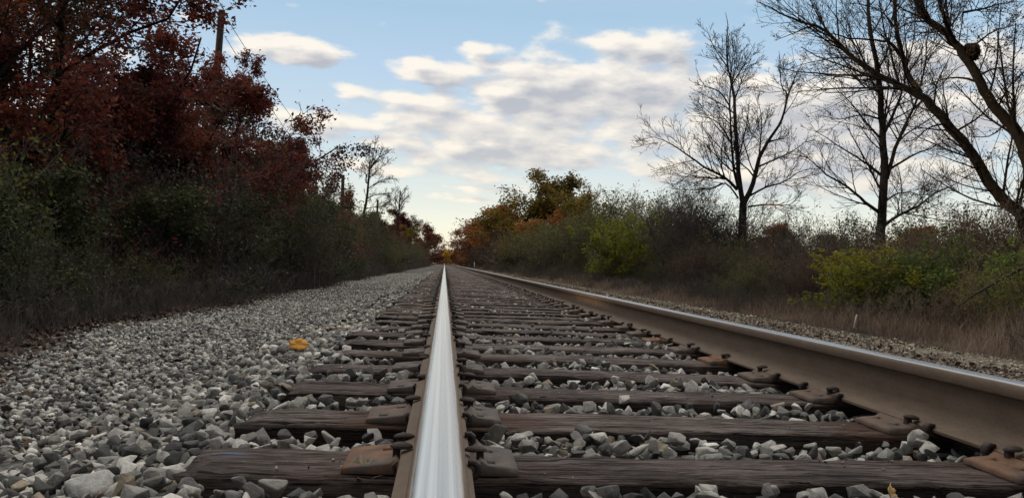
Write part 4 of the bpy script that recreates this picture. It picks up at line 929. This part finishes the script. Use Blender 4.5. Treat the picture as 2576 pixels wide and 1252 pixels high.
# ------------------------------------------------------------------ small things: fallen leaves, stakes, branch
def simple_mat(name, c0, c1, s=30):
    m, t, b = new_mat(name); t.put(b.inputs['Base Color'], t.ramp(t.noise(objc(t), s, 4), [(.35, c0), (.65, c1)])); b.inputs['Roughness'].default_value = .65; return m
M['leaf_amber'] = simple_mat('leaf_amber', (.55, .22, .015), (.72, .34, .03))
M['leaf_tan'] = simple_mat('leaf_tan', (.20, .155, .10), (.40, .33, .22))
M['leaf_ochre'] = simple_mat('leaf_ochre', (.4, .25, .09), (.55, .36, .14))
M['stake'] = simple_mat('split_wood', (.30, .26, .21), (.5, .45, .38))
M['post'] = simple_mat('post_white', (.6, .6, .58), (.8, .8, .78))
def leaf_thing(px, py, Y, size, rot, curl, lobes, mat, label, tilt):
    n = 44; t = np.linspace(0, 2 * np.pi, n, endpoint=False); r = 1 + .07 * np.cos(t * lobes) + .07 * np.cos(t * lobes * 3 + .6) + .05 * np.cos(t * 11 + lobes) - .12 * np.abs(np.sin(t * .5 + .4))
    V = [(0, 0, 0)]
    for s in (.5, 1.0):
        for a, q in zip(t, r):
            x, y_ = math.cos(a) * q * s * 1.25, math.sin(a) * q * s * .85; V.append((x, y_, curl * (y_ * y_ * .9 + .25 * x * x) + .06 * math.sin(5 * a) * s))
    V = np.array(V) * size * .5
    F3 = np.array([(0, 1 + i, 1 + (i + 1) % n) for i in range(n)]); F4 = np.array([(1 + i, 1 + n + i, 1 + n + (i + 1) % n, 1 + (i + 1) % n) for i in range(n)])
    o = mk('fallen_leaf', V, [F3, F4], M[mat], smooth=True, loc=at(px, py, Y)); o.rotation_euler = (tilt, 0, rot)
    so = o.modifiers.new('thickness', 'SOLIDIFY'); so.thickness = .0012
    return tag(o, label, 'fallen leaf')
leaf_thing(750, 866, 4.05, .085, .3, .25, 5, 'leaf_amber', 'bright amber fallen leaf lying on the left ballast', R(52))
leaf_thing(912, 1200, 1.70, .085, .2, 1.2, 7, 'leaf_tan', 'curled tan dead leaf in front of the nearest left plate', R(28))
leaf_thing(1640, 1128, 2.04, .06, -.3, .9, 7, 'leaf_tan', 'pale dry leaf among the stones between the two nearest ties', R(35))
leaf_thing(2240, 1243, 1.62, .05, .9, .6, 5, 'leaf_ochre', 'ochre leaf scrap at the bottom edge right of centre', R(60))
leaf_thing(1392, 910, 3.66, .05, 1.2, .5, 7, 'leaf_tan', 'small tan leaf standing near the fifth tie, right of the bright rail', R(70))
leaf_thing(2570, 1197, 1.80, .035, .4, .4, 3, 'leaf_tan', 'small yellowish leaf lying on the orange plate at the right edge', R(10))
def stick(name, pxs, Y, r0, r1, mat, label, cat, dep=.0):
    P = np.array([at(x, y, Y + dep * i) for i, (x, y) in enumerate(pxs)]); base = P[0]
    V, F = tubes([(P - base, np.linspace(r0, r1, len(P)))], lambda r: 7); n = len(V)
    return tag(mk(name, V, [F, np.array([list(range(n - 7, n))])], M[mat], loc=base), label, cat)
stick('wooden_stake', [(2148, 824), (2151, 806), (2155, 790)], 8.0, .011, .008, 'stake', 'pale broken stick standing at the edge of the gravel path', 'stick')
stick('marker_post', [(1193, 671), (1193, 665), (1193, 659)], 90, .04, .04, 'post', 'tiny white marker post in the grass far down the right side', 'post')
stick('fallen_branch', [(2572, 672), (2510, 706), (2450, 740), (2410, 770)], 8.6, .020, .008, 'bark', 'grey fallen branch slanting out of the bushes at the right edge', 'branch', -.12)
stick('curved_twig', [(2478, 725), (2490, 750), (2520, 770), (2552, 775)], 8.4, .012, .006, 'twig_pale', 'pale curved twig hanging under the fallen branch', 'branch', .05)
bpy.context.view_layer.update()
